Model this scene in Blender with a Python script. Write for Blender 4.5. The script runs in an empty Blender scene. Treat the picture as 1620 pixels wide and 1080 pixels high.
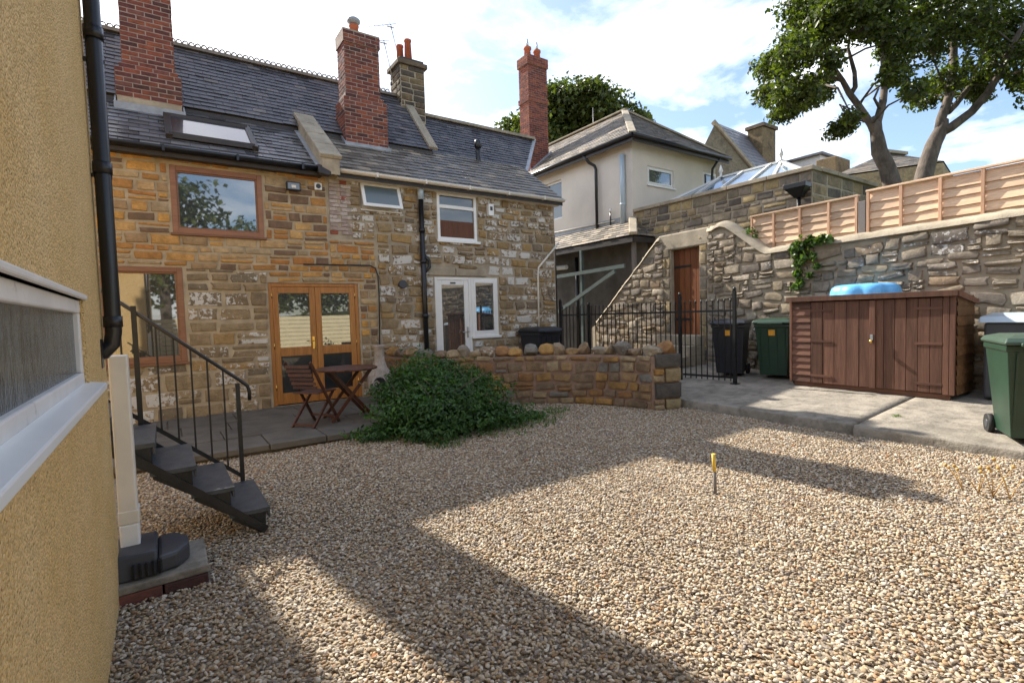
import bpy, math, random
import numpy as np
from mathutils import Vector, Matrix

# ------------------------------------------------------------------ camera, world, sun, exposure
sc = bpy.context.scene
col = sc.collection
F_PX, CX, CY, CAM_H = 805.0, 810.0, 540.0, 1.5           # photograph is 1620 x 1080
YAW, PITCH, ROLL = [math.radians(a) for a in (34.57, -2.87, -1.69)]
_f = Vector((math.sin(YAW)*math.cos(PITCH), math.cos(YAW)*math.cos(PITCH), math.sin(PITCH)))
_r0 = Vector((math.cos(YAW), -math.sin(YAW), 0)); _u0 = _r0.cross(_f)
_r = _r0*math.cos(ROLL) + _u0*math.sin(ROLL); _u = -_r0*math.sin(ROLL) + _u0*math.cos(ROLL)
CAM = Vector((0, 0, CAM_H))
cd = bpy.data.cameras.new('camera'); cam = bpy.data.objects.new('camera', cd); col.objects.link(cam)
cd.sensor_width = 36; cd.lens = F_PX/1620*36; cd.clip_end = 3000; cd.clip_start = 0.05
m = Matrix((_r, _u, -_f)).transposed().to_4x4(); m.translation = CAM; cam.matrix_world = m
sc.camera = cam

SUN_AZ, SUN_EL = math.radians(8), math.radians(39.5)    # azimuth measured left of +Y
sun_dir = Vector((-math.sin(SUN_AZ)*math.cos(SUN_EL), math.cos(SUN_AZ)*math.cos(SUN_EL), math.sin(SUN_EL)))
sl = bpy.data.lights.new('sun', 'SUN'); sl.energy = 5.0; sl.angle = math.radians(0.53); sl.color = (1, .93, .82)
so = bpy.data.objects.new('sun', sl); col.objects.link(so)
so.rotation_euler = (-sun_dir).to_track_quat('-Z', 'Y').to_euler(); so.location = (0, 0, 30)

w = bpy.data.worlds.new('World'); sc.world = w; w.use_nodes = True
nt = w.node_tree; N = nt.nodes; L = nt.links; N.clear()
out = N.new('ShaderNodeOutputWorld'); bg = N.new('ShaderNodeBackground'); bg.inputs[1].default_value = .12
sky = N.new('ShaderNodeTexSky'); sky.sky_type = 'NISHITA'; sky.sun_disc = False
sky.sun_elevation = SUN_EL; sky.sun_rotation = -SUN_AZ; sky.air_density = 1.0; sky.dust_density = 1.2; sky.ozone_density = 1.5
tc = N.new('ShaderNodeTexCoord'); sep = N.new('ShaderNodeSeparateXYZ'); L.new(tc.outputs['Generated'], sep.inputs[0])
zz = N.new('ShaderNodeMath'); zz.operation = 'ADD'; L.new(sep.outputs[2], zz.inputs[0]); zz.inputs[1].default_value = .22
dv = N.new('ShaderNodeVectorMath'); dv.operation = 'DIVIDE'; L.new(tc.outputs['Generated'], dv.inputs[0]); L.new(zz.outputs[0], dv.inputs[1])
n1 = N.new('ShaderNodeTexNoise'); n1.inputs['Scale'].default_value = 1.7; n1.inputs['Detail'].default_value = 9; n1.inputs['Roughness'].default_value = .58
n1.inputs['Distortion'].default_value = .35
mpw = N.new('ShaderNodeMapping'); mpw.inputs['Location'].default_value = (3.1, 1.4, 0); L.new(dv.outputs[0], mpw.inputs[0]); L.new(mpw.outputs[0], n1.inputs['Vector'])
rp = N.new('ShaderNodeValToRGB'); rp.color_ramp.elements[0].position = .46; rp.color_ramp.elements[1].position = .66
rp.color_ramp.elements[0].color = (0, 0, 0, 1); rp.color_ramp.elements[1].color = (.92, .92, .92, 1)
L.new(n1.outputs[0], rp.inputs[0])
mx = N.new('ShaderNodeMix'); mx.data_type = 'RGBA'; L.new(rp.outputs[0], mx.inputs[0]); L.new(sky.outputs[0], mx.inputs[6]); mx.inputs[7].default_value = (9.5, 9.6, 9.8, 1)
L.new(mx.outputs[2], bg.inputs[0]); L.new(bg.outputs[0], out.inputs[0])
sc.view_settings.view_transform = 'Standard'; sc.view_settings.look = 'None'; sc.view_settings.gamma = 1
sc.view_settings.exposure = 1.08
sc.cycles.max_bounces = 6; sc.cycles.transparent_max_bounces = 8; sc.cycles.use_denoising = True
sc.cycles.caustics_reflective = False; sc.cycles.caustics_refractive = False

# ------------------------------------------------------------------ photograph pixel -> place
def ray(px, py): return _f + _r*((px-CX)/F_PX) - _u*((py-CY)/F_PX)
def PZ(px, py, z=0.0): d = ray(px, py); return CAM + d*((z-CAM_H)/d.z)
def PY(px, py, Y): d = ray(px, py); return CAM + d*(Y/d.y)
def PX(px, py, X): d = ray(px, py); return CAM + d*(X/d.x)
def PD(px, py, dist): return CAM + ray(px, py)*dist
V = Vector
rng = random.Random(11); U = rng.uniform

# ------------------------------------------------------------------ object helpers
class MB:
    def __init__(s): s.v = []; s.f = []; s.sm = []
    def add(s, vs, fs, smooth=False):
        b = len(s.v); s.v += [tuple(p) for p in vs]; s.f += [tuple(b+i for i in q) for q in fs]; s.sm += [smooth]*len(fs); return s
    def box(s, x0, x1, y0, y1, z0, z1):
        return s.add([(x0,y0,z0),(x1,y0,z0),(x1,y1,z0),(x0,y1,z0),(x0,y0,z1),(x1,y0,z1),(x1,y1,z1),(x0,y1,z1)],
                     [(0,3,2,1),(4,5,6,7),(0,1,5,4),(1,2,6,5),(2,3,7,6),(3,0,4,7)])
    def bar(s, a, b, w, h, up=(0,0,1)):
        a, b = V(a), V(b); d = (b-a).normalized(); up = V(up)
        if abs(d.dot(up)) > .99: up = V((0,1,0))
        x = d.cross(up).normalized(); y = x.cross(d); x *= w/2; y *= h/2
        p = [a-x-y, a+x-y, a+x+y, a-x+y, b-x-y, b+x-y, b+x+y, b-x+y]
        return s.add(p, [(0,1,2,3),(7,6,5,4),(0,4,5,1),(1,5,6,2),(2,6,7,3),(3,7,4,0)])
    def tube(s, pts, r, n=8):
        pts = [V(p) for p in pts]; rs = r if isinstance(r, (list, tuple)) else [r]*len(pts)
        t0 = (pts[1]-pts[0]).normalized(); x = t0.orthogonal().normalized(); vs = []
        for i, p in enumerate(pts):
            t = (pts[min(i+1,len(pts)-1)]-pts[max(i-1,0)]).normalized()
            x = (x - t*x.dot(t)).normalized(); y = t.cross(x)
            vs += [p + (x*math.cos(k*2*math.pi/n) + y*math.sin(k*2*math.pi/n))*rs[i] for k in range(n)]
        fs = [(i*n+k, i*n+(k+1)%n, (i+1)*n+(k+1)%n, (i+1)*n+k) for i in range(len(pts)-1) for k in range(n)]
        s.add(vs, fs, True); b = len(s.v)-len(vs)
        s.f += [tuple(b+k for k in reversed(range(n))), tuple(b+(len(pts)-1)*n+k for k in range(n))]; s.sm += [False, False]; return s
    def lathe(s, prof, c=(0,0,0), n=16, wob=None):
        c = V(c); vs = []
        for r, z in prof:
            for k in range(n):
                a = k*2*math.pi/n; q = r*(wob(a, z) if wob else 1); vs.append(c+V((q*math.cos(a), q*math.sin(a), z)))
        fs = [(i*n+k, i*n+(k+1)%n, (i+1)*n+(k+1)%n, (i+1)*n+k) for i in range(len(prof)-1) for k in range(n)]
        s.add(vs, fs, True); b = len(s.v)-len(vs)
        s.f += [tuple(b+k for k in reversed(range(n))), tuple(b+(len(prof)-1)*n+k for k in range(n))]; s.sm += [False, False]; return s
    def prism(s, poly, vec):
        n = len(poly); vec = V(vec); p = [V(q) for q in poly]
        return s.add(p+[q+vec for q in p], [tuple(reversed(range(n))), tuple(range(n, 2*n))] + [(i, (i+1)%n, n+(i+1)%n, n+i) for i in range(n)])
    def build(s, name, mat, parent=None, bevel=0, seg=2):
        me = bpy.data.meshes.new(name); me.from_pydata(s.v, [], s.f); me.materials.append(mat)
        me.polygons.foreach_set('use_smooth', s.sm); me.update()
        import bmesh
        bm = bmesh.new(); bm.from_mesh(me); bmesh.ops.recalc_face_normals(bm, faces=bm.faces); bm.to_mesh(me); bm.free()
        o = bpy.data.objects.new(name, me); col.objects.link(o); par(o, parent)
        if bevel:
            b = o.modifiers.new('b', 'BEVEL'); b.width = bevel; b.segments = seg; b.limit_method = 'ANGLE'; b.angle_limit = .7
        return o

def worldloc(o): return o.location.copy()      # every part keeps world coordinates under its parent
def par(o, parent):
    if parent: o.parent = parent; o.matrix_parent_inverse = Matrix.Translation(-worldloc(parent))
def tag(o, label, cat=None, group=None, kind=None):
    o['label'] = label
    if cat: o['category'] = cat
    if group: o['group'] = group
    if kind: o['kind'] = kind
    return o
def thing(name, label, cat, loc=(0,0,0), group=None):
    o = bpy.data.objects.new(name, None); o.empty_display_size = .1; col.objects.link(o); o.location = loc
    return tag(o, label, cat, group)
def copy_tree(o, parent=None):
    c = o.copy(); col.objects.link(c)
    if parent: c.parent = parent
    for ch in list(o.children): copy_tree(ch, c)
    return c
def inst(name, mesh, parent, loc, scale, rotz=0, pl=None):
    o = bpy.data.objects.new(name, mesh); col.objects.link(o); o.parent = parent
    o.matrix_parent_inverse = Matrix.Translation(-pl); o.location = loc; o.scale = scale; o.rotation_euler = (0, 0, rotz)
    return o

# ------------------------------------------------------------------ materials
def newmat(name):
    m = bpy.data.materials.new(name); m.use_nodes = True; t = m.node_tree; t.nodes.clear()
    o = t.nodes.new('ShaderNodeOutputMaterial'); b = t.nodes.new('ShaderNodeBsdfPrincipled'); t.links.new(b.outputs[0], o.inputs[0])
    return m, t, b
def nd(t, typ, **k):
    n = t.nodes.new(typ)
    for a, v in k.items():
        if a.startswith('i_'): n.inputs[int(a[2:]) if a[2:].isdigit() else a[2:].replace('_', ' ')].default_value = v
        else: setattr(n, a, v)
    return n
def pos(t, scale=(1,1,1)):
    g = nd(t, 'ShaderNodeNewGeometry'); mp = nd(t, 'ShaderNodeMapping'); mp.inputs['Scale'].default_value = scale
    t.links.new(g.outputs['Position'], mp.inputs[0]); return mp.outputs[0]
def noise(t, vec, scale, detail=5, rough=.6):
    n = nd(t, 'ShaderNodeTexNoise'); n.inputs['Scale'].default_value = scale; n.inputs['Detail'].default_value = detail; n.inputs['Roughness'].default_value = rough
    t.links.new(vec, n.inputs['Vector']); return n.outputs[0]
def ramp(t, fac, stops, const=False):
    r = nd(t, 'ShaderNodeValToRGB'); e = r.color_ramp.elements
    if const: r.color_ramp.interpolation = 'CONSTANT'
    while len(e) < len(stops): e.new(.5)
    for i, (p, c) in enumerate(stops):
        e[i].position = p; e[i].color = (c[0], c[1], c[2], 1) if isinstance(c, (tuple, list)) else (c, c, c, 1)
    t.links.new(fac, r.inputs[0]); return r.outputs[0]
def mix(t, fac, a, b, mode='MIX'):
    n = nd(t, 'ShaderNodeMix', data_type='RGBA', blend_type=mode)
    for i, v in ((0, fac), (6, a), (7, b)):
        if hasattr(v, 'is_linked'): t.links.new(v, n.inputs[i])
        else: n.inputs[i].default_value = v if not isinstance(v, tuple) else (v[0], v[1], v[2], 1)
    return n.outputs[2]
def bump(t, b, h, strength, dist=.01):
    n = nd(t, 'ShaderNodeBump'); n.inputs['Strength'].default_value = strength; n.inputs['Distance'].default_value = dist
    t.links.new(h, n.inputs['Height']); t.links.new(n.outputs[0], b.inputs['Normal'])

def mat_plain(name, c, rough=.5, var=.25, scale=3, bs=0, bscale=60, metal=0, dirt=None, dirt_amt=.5, spec=.5, stretch=(1,1,1)):
    m, t, b = newmat(name); p = pos(t, stretch); n = noise(t, p, scale)
    lo = tuple(x*(1-var) for x in c); hi = tuple(min(1, x*(1+var)) for x in c)
    cc = ramp(t, n, [(.3, lo), (.7, hi)])
    if dirt:
        d = noise(t, p, scale*2.7, 8, .7); cc = mix(t, ramp(t, d, [(.62-.2*dirt_amt, 0), (.75, 1)]), cc, dirt)
    t.links.new(cc, b.inputs['Base Color']); b.inputs['Roughness'].default_value = rough; b.inputs['Metallic'].default_value = metal
    b.inputs['Specular IOR Level'].default_value = spec
    if bs: bump(t, b, noise(t, pos(t, stretch), bscale, 4), bs)
    return m
def mat_stone(name, palette, white=0.0, rough=.9, wcol=(.62,.6,.56), bs=.8, soot=None, src='object'):
    m, t, b = newmat(name)
    if src == 'object': rnd = nd(t, 'ShaderNodeObjectInfo').outputs['Random']
    else: rnd = nd(t, 'ShaderNodeNewGeometry').outputs['Random Per Island']
    n = len(palette); base = ramp(t, rnd, [(i/n, c) for i, c in enumerate(palette)], True)
    p = pos(t); v = noise(t, p, 9, 6, .65); c = mix(t, 1.0, base, ramp(t, v, [(.25, .62), (.75, 1.3)]), 'MULTIPLY')
    v2 = noise(t, pos(t, (1,1,2.5)), 22, 4, .6); c = mix(t, .6, c, ramp(t, v2, [(.3, .7), (.7, 1.2)]), 'MULTIPLY')
    if soot: c = mix(t, ramp(t, noise(t, p, 2.3, 6, .7), [(.5, 0), (.72, .8)]), c, soot)
    if white:
        a = noise(t, p, 1.1, 3, .5); f = noise(t, p, 16, 7, .7)
        add = nd(t, 'ShaderNodeMath', operation='MULTIPLY_ADD'); t.links.new(f, add.inputs[0]); add.inputs[1].default_value = .95; add.inputs[2].default_value = 0
        ad2 = nd(t, 'ShaderNodeMath', operation='MULTIPLY_ADD'); t.links.new(a, ad2.inputs[0]); ad2.inputs[1].default_value = .55; t.links.new(add.outputs[0], ad2.inputs[2])
        rn = nd(t, 'ShaderNodeMath', operation='MULTIPLY_ADD'); sn = nd(t, 'ShaderNodeMath', operation='FRACT'); ml = nd(t, 'ShaderNodeMath', operation='MULTIPLY')
        t.links.new(rnd, ml.inputs[0]); ml.inputs[1].default_value = 37.7; t.links.new(ml.outputs[0], sn.inputs[0])
        t.links.new(sn.outputs[0], rn.inputs[0]); rn.inputs[1].default_value = .3; t.links.new(ad2.outputs[0], rn.inputs[2])
        dvn = nd(t, 'ShaderNodeMath', operation='DIVIDE'); t.links.new(rn.outputs[0], dvn.inputs[0]); dvn.inputs[1].default_value = 1.4
        c = mix(t, ramp(t, dvn.outputs[0], [((1.24-white*.3)/1.4, 0), ((1.28-white*.3)/1.4, .95)]), c, wcol)
    t.links.new(c, b.inputs['Base Color']); b.inputs['Roughness'].default_value = rough; b.inputs['Specular IOR Level'].default_value = .25
    bump(t, b, noise(t, p, 45, 8, .7), bs, .012); return m
def mat_wood(name, c1, c2, axis=2, rough=.65, scale=6, src='object', bs=.25):
    m, t, b = newmat(name); s = [18, 18, 18]; s[axis] = 1.1
    n = noise(t, pos(t, s), scale/6, 6, .65); n2 = noise(t, pos(t, [x*2.5 for x in s]), 2, 3)
    c = ramp(t, n, [(.25, c1), (.75, c2)])
    rnd = nd(t, 'ShaderNodeObjectInfo').outputs['Random'] if src == 'object' else nd(t, 'ShaderNodeNewGeometry').outputs['Random Per Island']
    c = mix(t, 1.0, c, ramp(t, rnd, [(0, .72), (1, 1.25)]), 'MULTIPLY')
    c = mix(t, .5, c, ramp(t, n2, [(.35, .6), (.6, 1.1)]), 'MULTIPLY')
    t.links.new(c, b.inputs['Base Color']); b.inputs['Roughness'].default_value = rough; b.inputs['Specular IOR Level'].default_value = .35
    bump(t, b, n, bs, .004); return m
def mat_leaf(name, a, bcol, trans=.35):
    m, t, b = newmat(name); r = nd(t, 'ShaderNodeNewGeometry').outputs['Random Per Island']
    c = ramp(t, r, [(0, a), (.55, bcol), (1, tuple(x*1.5 for x in bcol))])
    c = mix(t, .8, c, ramp(t, noise(t, pos(t), 1.6, 3), [(.3, .65), (.7, 1.25)]), 'MULTIPLY')
    t.links.new(c, b.inputs['Base Color']); b.inputs['Roughness'].default_value = .45; b.inputs['Specular IOR Level'].default_value = .4
    tr = nd(t, 'ShaderNodeBsdfTranslucent'); cc = mix(t, 1.0, c, (1.5, 1.7, .5), 'MULTIPLY'); t.links.new(cc, tr.inputs[0])
    ms = nd(t, 'ShaderNodeMixShader'); ms.inputs[0].default_value = trans; t.links.new(b.outputs[0], ms.inputs[1]); t.links.new(tr.outputs[0], ms.inputs[2])
    t.links.new(ms.outputs[0], [n for n in t.nodes if n.type == 'OUTPUT_MATERIAL'][0].inputs[0]); return m
def mat_glass(name, c=(.015,.018,.02), refl=.3, rough=.02, bs=0, bscale=40):
    m, t, b = newmat(name); b.inputs['Base Color'].default_value = (*c, 1); b.inputs['Roughness'].default_value = .3
    g = nd(t, 'ShaderNodeBsdfGlossy'); g.inputs['Roughness'].default_value = rough
    lw = nd(t, 'ShaderNodeFresnel'); lw.inputs[0].default_value = 1.5
    ad = nd(t, 'ShaderNodeMath', operation='ADD'); t.links.new(lw.outputs[0], ad.inputs[0]); ad.inputs[1].default_value = refl
    ms = nd(t, 'ShaderNodeMixShader'); t.links.new(ad.outputs[0], ms.inputs[0]); t.links.new(b.outputs[0], ms.inputs[1]); t.links.new(g.outputs[0], ms.inputs[2])
    wv = nd(t, 'ShaderNodeBump'); wv.inputs['Strength'].default_value = bs or .02; wv.inputs['Distance'].default_value = .01
    t.links.new(noise(t, pos(t), bscale if bs else 1.5, 2), wv.inputs['Height']); t.links.new(wv.outputs[0], g.inputs['Normal'])
    t.links.new(ms.outputs[0], [n for n in t.nodes if n.type == 'OUTPUT_MATERIAL'][0].inputs[0]); return m

def mat_roughcast():
    m, t, b = newmat('yellow_roughcast'); p = pos(t)
    vo = nd(t, 'ShaderNodeTexVoronoi'); vo.inputs['Scale'].default_value = 120; t.links.new(p, vo.inputs['Vector'])
    n = noise(t, p, 95, 3, .5); n2 = noise(t, p, 2.2, 6, .6); n3 = noise(t, p, 34, 5, .6)
    c = ramp(t, n2, [(.3, (.8,.54,.225)), (.7, (.88,.63,.31))])
    c = mix(t, 1.0, c, ramp(t, vo.outputs['Color'], [(0, .72), (1, 1.15)]), 'MULTIPLY')
    c = mix(t, ramp(t, n, [(.28, .85), (.4, 0)]), c, (.24,.13,.05))
    c = mix(t, ramp(t, n3, [(.6, 0), (.75, .5)]), c, (.8,.6,.3))
    c = mix(t, ramp(t, noise(t, pos(t, (1,1,.3)), 1.5, 7, .7), [(.6, 0), (.8, .45)]), c, (.3,.2,.09))
    t.links.new(c, b.inputs['Base Color']); b.inputs['Roughness'].default_value = .95; b.inputs['Specular IOR Level'].default_value = .15
    sb = nd(t, 'ShaderNodeMath', operation='SUBTRACT'); t.links.new(n, sb.inputs[0]); t.links.new(vo.outputs['Distance'], sb.inputs[1])
    bump(t, b, sb.outputs[0], .9, .012); return m

M = {}
M['roughcast'] = mat_roughcast()
M['orange_stone'] = mat_stone('ochre_sandstone', [(.52,.29,.1),(.43,.22,.075),(.55,.34,.14),(.48,.32,.16),(.36,.24,.13),(.58,.32,.095),(.2,.13,.085),(.5,.36,.2),(.44,.2,.065),(.4,.3,.18)])
M['grey_stone'] = mat_stone('weathered_sandstone', [(.3,.22,.13),(.26,.19,.11),(.34,.25,.14),(.22,.17,.12),(.38,.25,.11),(.29,.2,.1)], white=.98)
M['base_stone'] = mat_stone('weathered_base_stone', [(.3,.22,.13),(.24,.18,.11),(.33,.25,.15),(.2,.16,.11),(.36,.24,.11)], white=.75)
M['wall_stone'] = mat_stone('garden_wall_stone', [(.34,.22,.11),(.28,.19,.11),(.4,.23,.08),(.24,.17,.11),(.37,.28,.17),(.3,.16,.07),(.22,.2,.17)], white=.12, soot=(.05,.04,.032))
M['boundary_stone'] = mat_stone('boundary_rubble_stone', [(.34,.285,.21),(.29,.245,.19),(.36,.29,.2),(.25,.215,.175),(.32,.26,.19),(.42,.36,.28),(.31,.23,.15),(.2,.17,.14)], white=.35, soot=(.12,.1,.08), bs=1.0)
M['ext_stone'] = mat_stone('extension_stone', [(.34,.26,.15),(.28,.22,.14),(.38,.29,.15),(.14,.12,.1),(.3,.25,.19),(.24,.2,.14)], soot=(.07,.06,.05))
M['dark_quoin'] = mat_stone('dark_quoin_stone', [(.09,.085,.08),(.1,.09,.08)])
M['tan_quoin'] = mat_stone('tan_quoin_stone', [(.33,.26,.15),(.3,.23,.13)])
M['sooty_stone'] = mat_stone('sooty_chimney_stone', [(.22,.16,.09),(.16,.12,.08),(.26,.19,.1),(.11,.09,.07)], soot=(.04,.035,.03))
M['mortar'] = mat_plain('lime_mortar', (.42,.345,.24), .95, .25, 5, .8, 70)
M['mortar_grey'] = mat_plain('grey_mortar', (.38,.32,.235), .95, .25, 4, .9, 60)
M['mortar_pink'] = mat_plain('pink_mortar', (.3,.2,.15), .95, .25, 5, .8, 60)
M['brick'] = mat_stone('red_brick', [(.21,.068,.048),(.17,.055,.045),(.25,.08,.05),(.13,.05,.045),(.28,.09,.05),(.1,.045,.042),(.2,.08,.065)], bs=.5, soot=(.06,.04,.035))
M['brick_isl'] = mat_stone('red_brick_far', [(.22,.065,.045),(.18,.055,.042),(.26,.08,.05),(.14,.05,.042),(.28,.09,.05)], bs=.4, src='island')
M['brick_white'] = mat_stone('whitewashed_brick', [(.42,.33,.29),(.48,.41,.37),(.38,.3,.27),(.3,.09,.06)], white=.8, wcol=(.55,.48,.45))
M['brick_mortar'] = mat_plain('brick_mortar', (.33,.25,.21), .95, .2, 8, .5, 80)
def mat_slate(name, src, c0=(.1,.1,.11), rough=.33):
    m, t, b = newmat(name); rnd = nd(t, 'ShaderNodeObjectInfo').outputs['Random'] if src == 'object' else nd(t, 'ShaderNodeNewGeometry').outputs['Random Per Island']
    c = ramp(t, rnd, [(0, tuple(x*.6 for x in c0)), (.5, c0), (.85, tuple(x*1.35 for x in c0)), (1, (c0[0]*1.9, c0[1]*1.75, c0[2]*1.5))])
    c = mix(t, .7, c, ramp(t, noise(t, pos(t), 3.5, 7, .7), [(.3, .6), (.75, 1.5)]), 'MULTIPLY')
    t.links.new(c, b.inputs['Base Color']); t.links.new(ramp(t, rnd, [(0, rough-.1), (1, rough+.14)]), b.inputs['Roughness'])
    bump(t, b, noise(t, pos(t), 40, 5), .35, .006); return m
M['slate'] = mat_slate('slate', 'object'); M['slate_warm'] = mat_slate('lichened_sunlit_slate', 'object', (.17,.15,.125), .45); M['slate_isl'] = mat_slate('slate_far', 'island', (.085,.082,.092), .46)  # warm slate colour is also lightened to stand in for sunshine
M['slate_brown'] = mat_slate('brown_slate', 'island', (.17,.145,.115), .55)
M['concrete'] = mat_plain('old_concrete', (.25,.222,.18), .92, .32, 2.6, .9, 30, dirt=(.1,.085,.065), dirt_amt=.75)
M['coping'] = mat_plain('cement_coping', (.34,.29,.215), .92, .25, 3, .7, 40, dirt=(.16,.13,.09), dirt_amt=.3)
M['flag'] = mat_plain('sandstone_flag', (.12,.105,.085), .85, .3, 3, .4, 30)
M['earth'] = mat_plain('bare_earth', (.2,.16,.11), .95, .35, 6, .8, 30)
M['gravel_bed'] = mat_plain('gravel_bed', (.26,.21,.15), .95, .5, 30, 1, 60)
M['lawn'] = mat_plain('far_grass', (.07,.1,.03), .95, .3, 2)
M['render_white'] = mat_plain('cream_render', (.74,.67,.59), .9, .07, 1.3, .25, 90)
M['white_pvc'] = mat_plain('white_plastic', (.8,.8,.78), .3, .03, 3)
M['white_paint'] = mat_plain('weathered_white_paint', (.74,.71,.67), .45, .08, 5, .1, 40, dirt=(.4,.33,.27), dirt_amt=0)
M['cream_pvc'] = mat_plain('cream_gutter_plastic', (.72,.67,.58), .4, .08, 3)
M['brown_pvc'] = mat_wood('brown_window_frame', (.24,.11,.06), (.33,.16,.09), 0, .4)
M['oak'] = mat_wood('golden_oak', (.3,.12,.03), (.46,.21,.06), 2, .4)
M['black_pvc'] = mat_plain('black_plastic', (.012,.012,.014), .3, .3, 4)
M['black_iron'] = mat_plain('black_painted_iron', (.012,.012,.013), .42, .4, 12, .2, 90)
M['tread'] = mat_plain('worn_steel_tread', (.05,.055,.06), .5, .4, 14, .4, 80)
M['lead'] = mat_plain('lead_flashing', (.3,.32,.35), .4, .25, 5, .2, 30)
M['terracotta'] = mat_plain('terracotta', (.42,.11,.05), .8, .25, 8)
M['grey_pipe'] = mat_plain('pale_blue_grey_pipe', (.42,.5,.56), .4, .06, 3)
M['grey_plastic'] = mat_plain('dark_grey_plastic', (.045,.047,.055), .5, .15, 4)
M['bin_black'] = mat_plain('charcoal_bin_plastic', (.018,.02,.027), .42, .2, 4, .1, 120)
M['bin_green'] = mat_plain('green_bin_plastic', (.016,.045,.026), .4, .18, 4, .1, 120)
M['bin_lid'] = mat_plain('green_bin_lid', (.05,.085,.06), .38, .12, 4, .1, 120)
M['rubber'] = mat_plain('rubber', (.015,.015,.015), .7)
M['sticker'] = mat_plain('orange_sticker', (.75,.35,.03), .5, .15, 40)
M['blue_pool'] = mat_plain('sky_blue_plastic', (.13,.44,.82), .35, .05, 2)
M['shed'] = mat_wood('red_brown_stain', (.085,.038,.024), (.24,.115,.072), 2, .68)
M['shed_side'] = mat_wood('faded_stain', (.11,.05,.02), (.26,.14,.06), 1, .65)
M['shed_lap'] = mat_wood('stained_lap_board', (.085,.038,.024), (.23,.11,.07), 1, .68)
M['fence'] = mat_wood('new_fence_board', (.62,.42,.27), (.76,.55,.38), 1, .75)
M['fence_batten'] = mat_wood('fence_batten', (.5,.29,.18), (.62,.4,.26), 2, .75)
M['gate_wood'] = mat_wood('red_brown_gate', (.11,.035,.012), (.22,.075,.025), 2, .5)
M['furniture'] = mat_wood('dark_garden_furniture', (.065,.025,.015), (.12,.05,.03), 2, .45)
M['green_timber'] = mat_plain('grey_green_painted_timber', (.075,.105,.1), .6, .2, 6)
M['dark_timber'] = mat_plain('dark_timber', (.035,.03,.028), .7, .3, 6)
M['fascia'] = mat_plain('dark_fascia', (.03,.022,.018), .45, .3, 5)
M['glass'] = mat_glass('window_glass', refl=.22); M['glass_dark'] = mat_glass('dim_window_glass', (.02,.022,.025), refl=.05)
M['glass_sky'] = mat_glass('conservatory_glass', (.1,.2,.3), refl=.3)
M['glass_frost'] = mat_glass('obscured_glass', (.16,.175,.165), .12, .1, 1.0, 70)
M['frost2'] = mat_glass('frosted_bathroom_glass', (.1,.14,.16), .05, .35)
def mat_obscure():
    m, t, b = newmat('rippled_obscured_glass'); n = noise(t, pos(t, (60,60,22)), 1.3, 3, .6); n2 = noise(t, pos(t, (30,30,8)), 1, 4, .6)
    c = ramp(t, n2, [(.3, (.035,.04,.038)), (.7, (.15,.165,.155))]); c = mix(t, ramp(t, n, [(.66, 0), (.74, .8)]), c, (.4,.47,.47))  # pale flecks are glints put into the glass colour
    t.links.new(c, b.inputs['Base Color']); b.inputs['Roughness'].default_value = .12; bump(t, b, n, 1.0, .006); return m
M['glass_frost'] = mat_obscure()
M['brass'] = mat_plain('brass', (.7,.45,.12), .25, .1, 5, metal=1)
M['steel'] = mat_plain('steel', (.5,.5,.5), .35, .1, 5, metal=1)
M['leaf'] = mat_leaf('sycamore_leaf', (.022,.036,.008), (.075,.095,.018), .4)
M['leaf_far'] = mat_leaf('far_tree_leaf', (.03,.045,.01), (.075,.095,.018), .35)
M['leaf_bush'] = mat_leaf('shrub_leaf', (.022,.06,.016), (.06,.13,.03), .35)
M['leaf_ivy'] = mat_leaf('ivy_leaf', (.03,.07,.015), (.09,.15,.03), .3)
M['grass'] = mat_leaf('weed_leaf', (.05,.1,.02), (.1,.17,.035), .3)
M['bark'] = mat_plain('grey_brown_bark', (.125,.1,.08), .9, .55, 7, 1, 16, dirt=(.06,.05,.04), dirt_amt=.6, stretch=(1,1,.45))
M['dry'] = mat_plain('dry_straw', (.5,.3,.09), .8, .3, 20)
M['clay'] = mat_plain('whitish_clay', (.4,.34,.28), .85, .3, 8, .4, 40, dirt=(.2,.09,.05), dirt_amt=.5)
M['yellow_stake'] = mat_plain('yellow_paint', (.7,.47,.08), .6, .15, 60)
M['stake_wood'] = mat_plain('grey_weathered_wood', (.18,.16,.15), .8, .2, 60)
M['cream_wall'] = mat_plain('cream_boarding', (.62,.55,.36), .8, .1, 3)
M['interior'] = mat_plain('lean_to_whitewash', (.1,.09,.08), .9, .35, 2, dirt=(.08,.07,.06), dirt_amt=.6)

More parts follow.
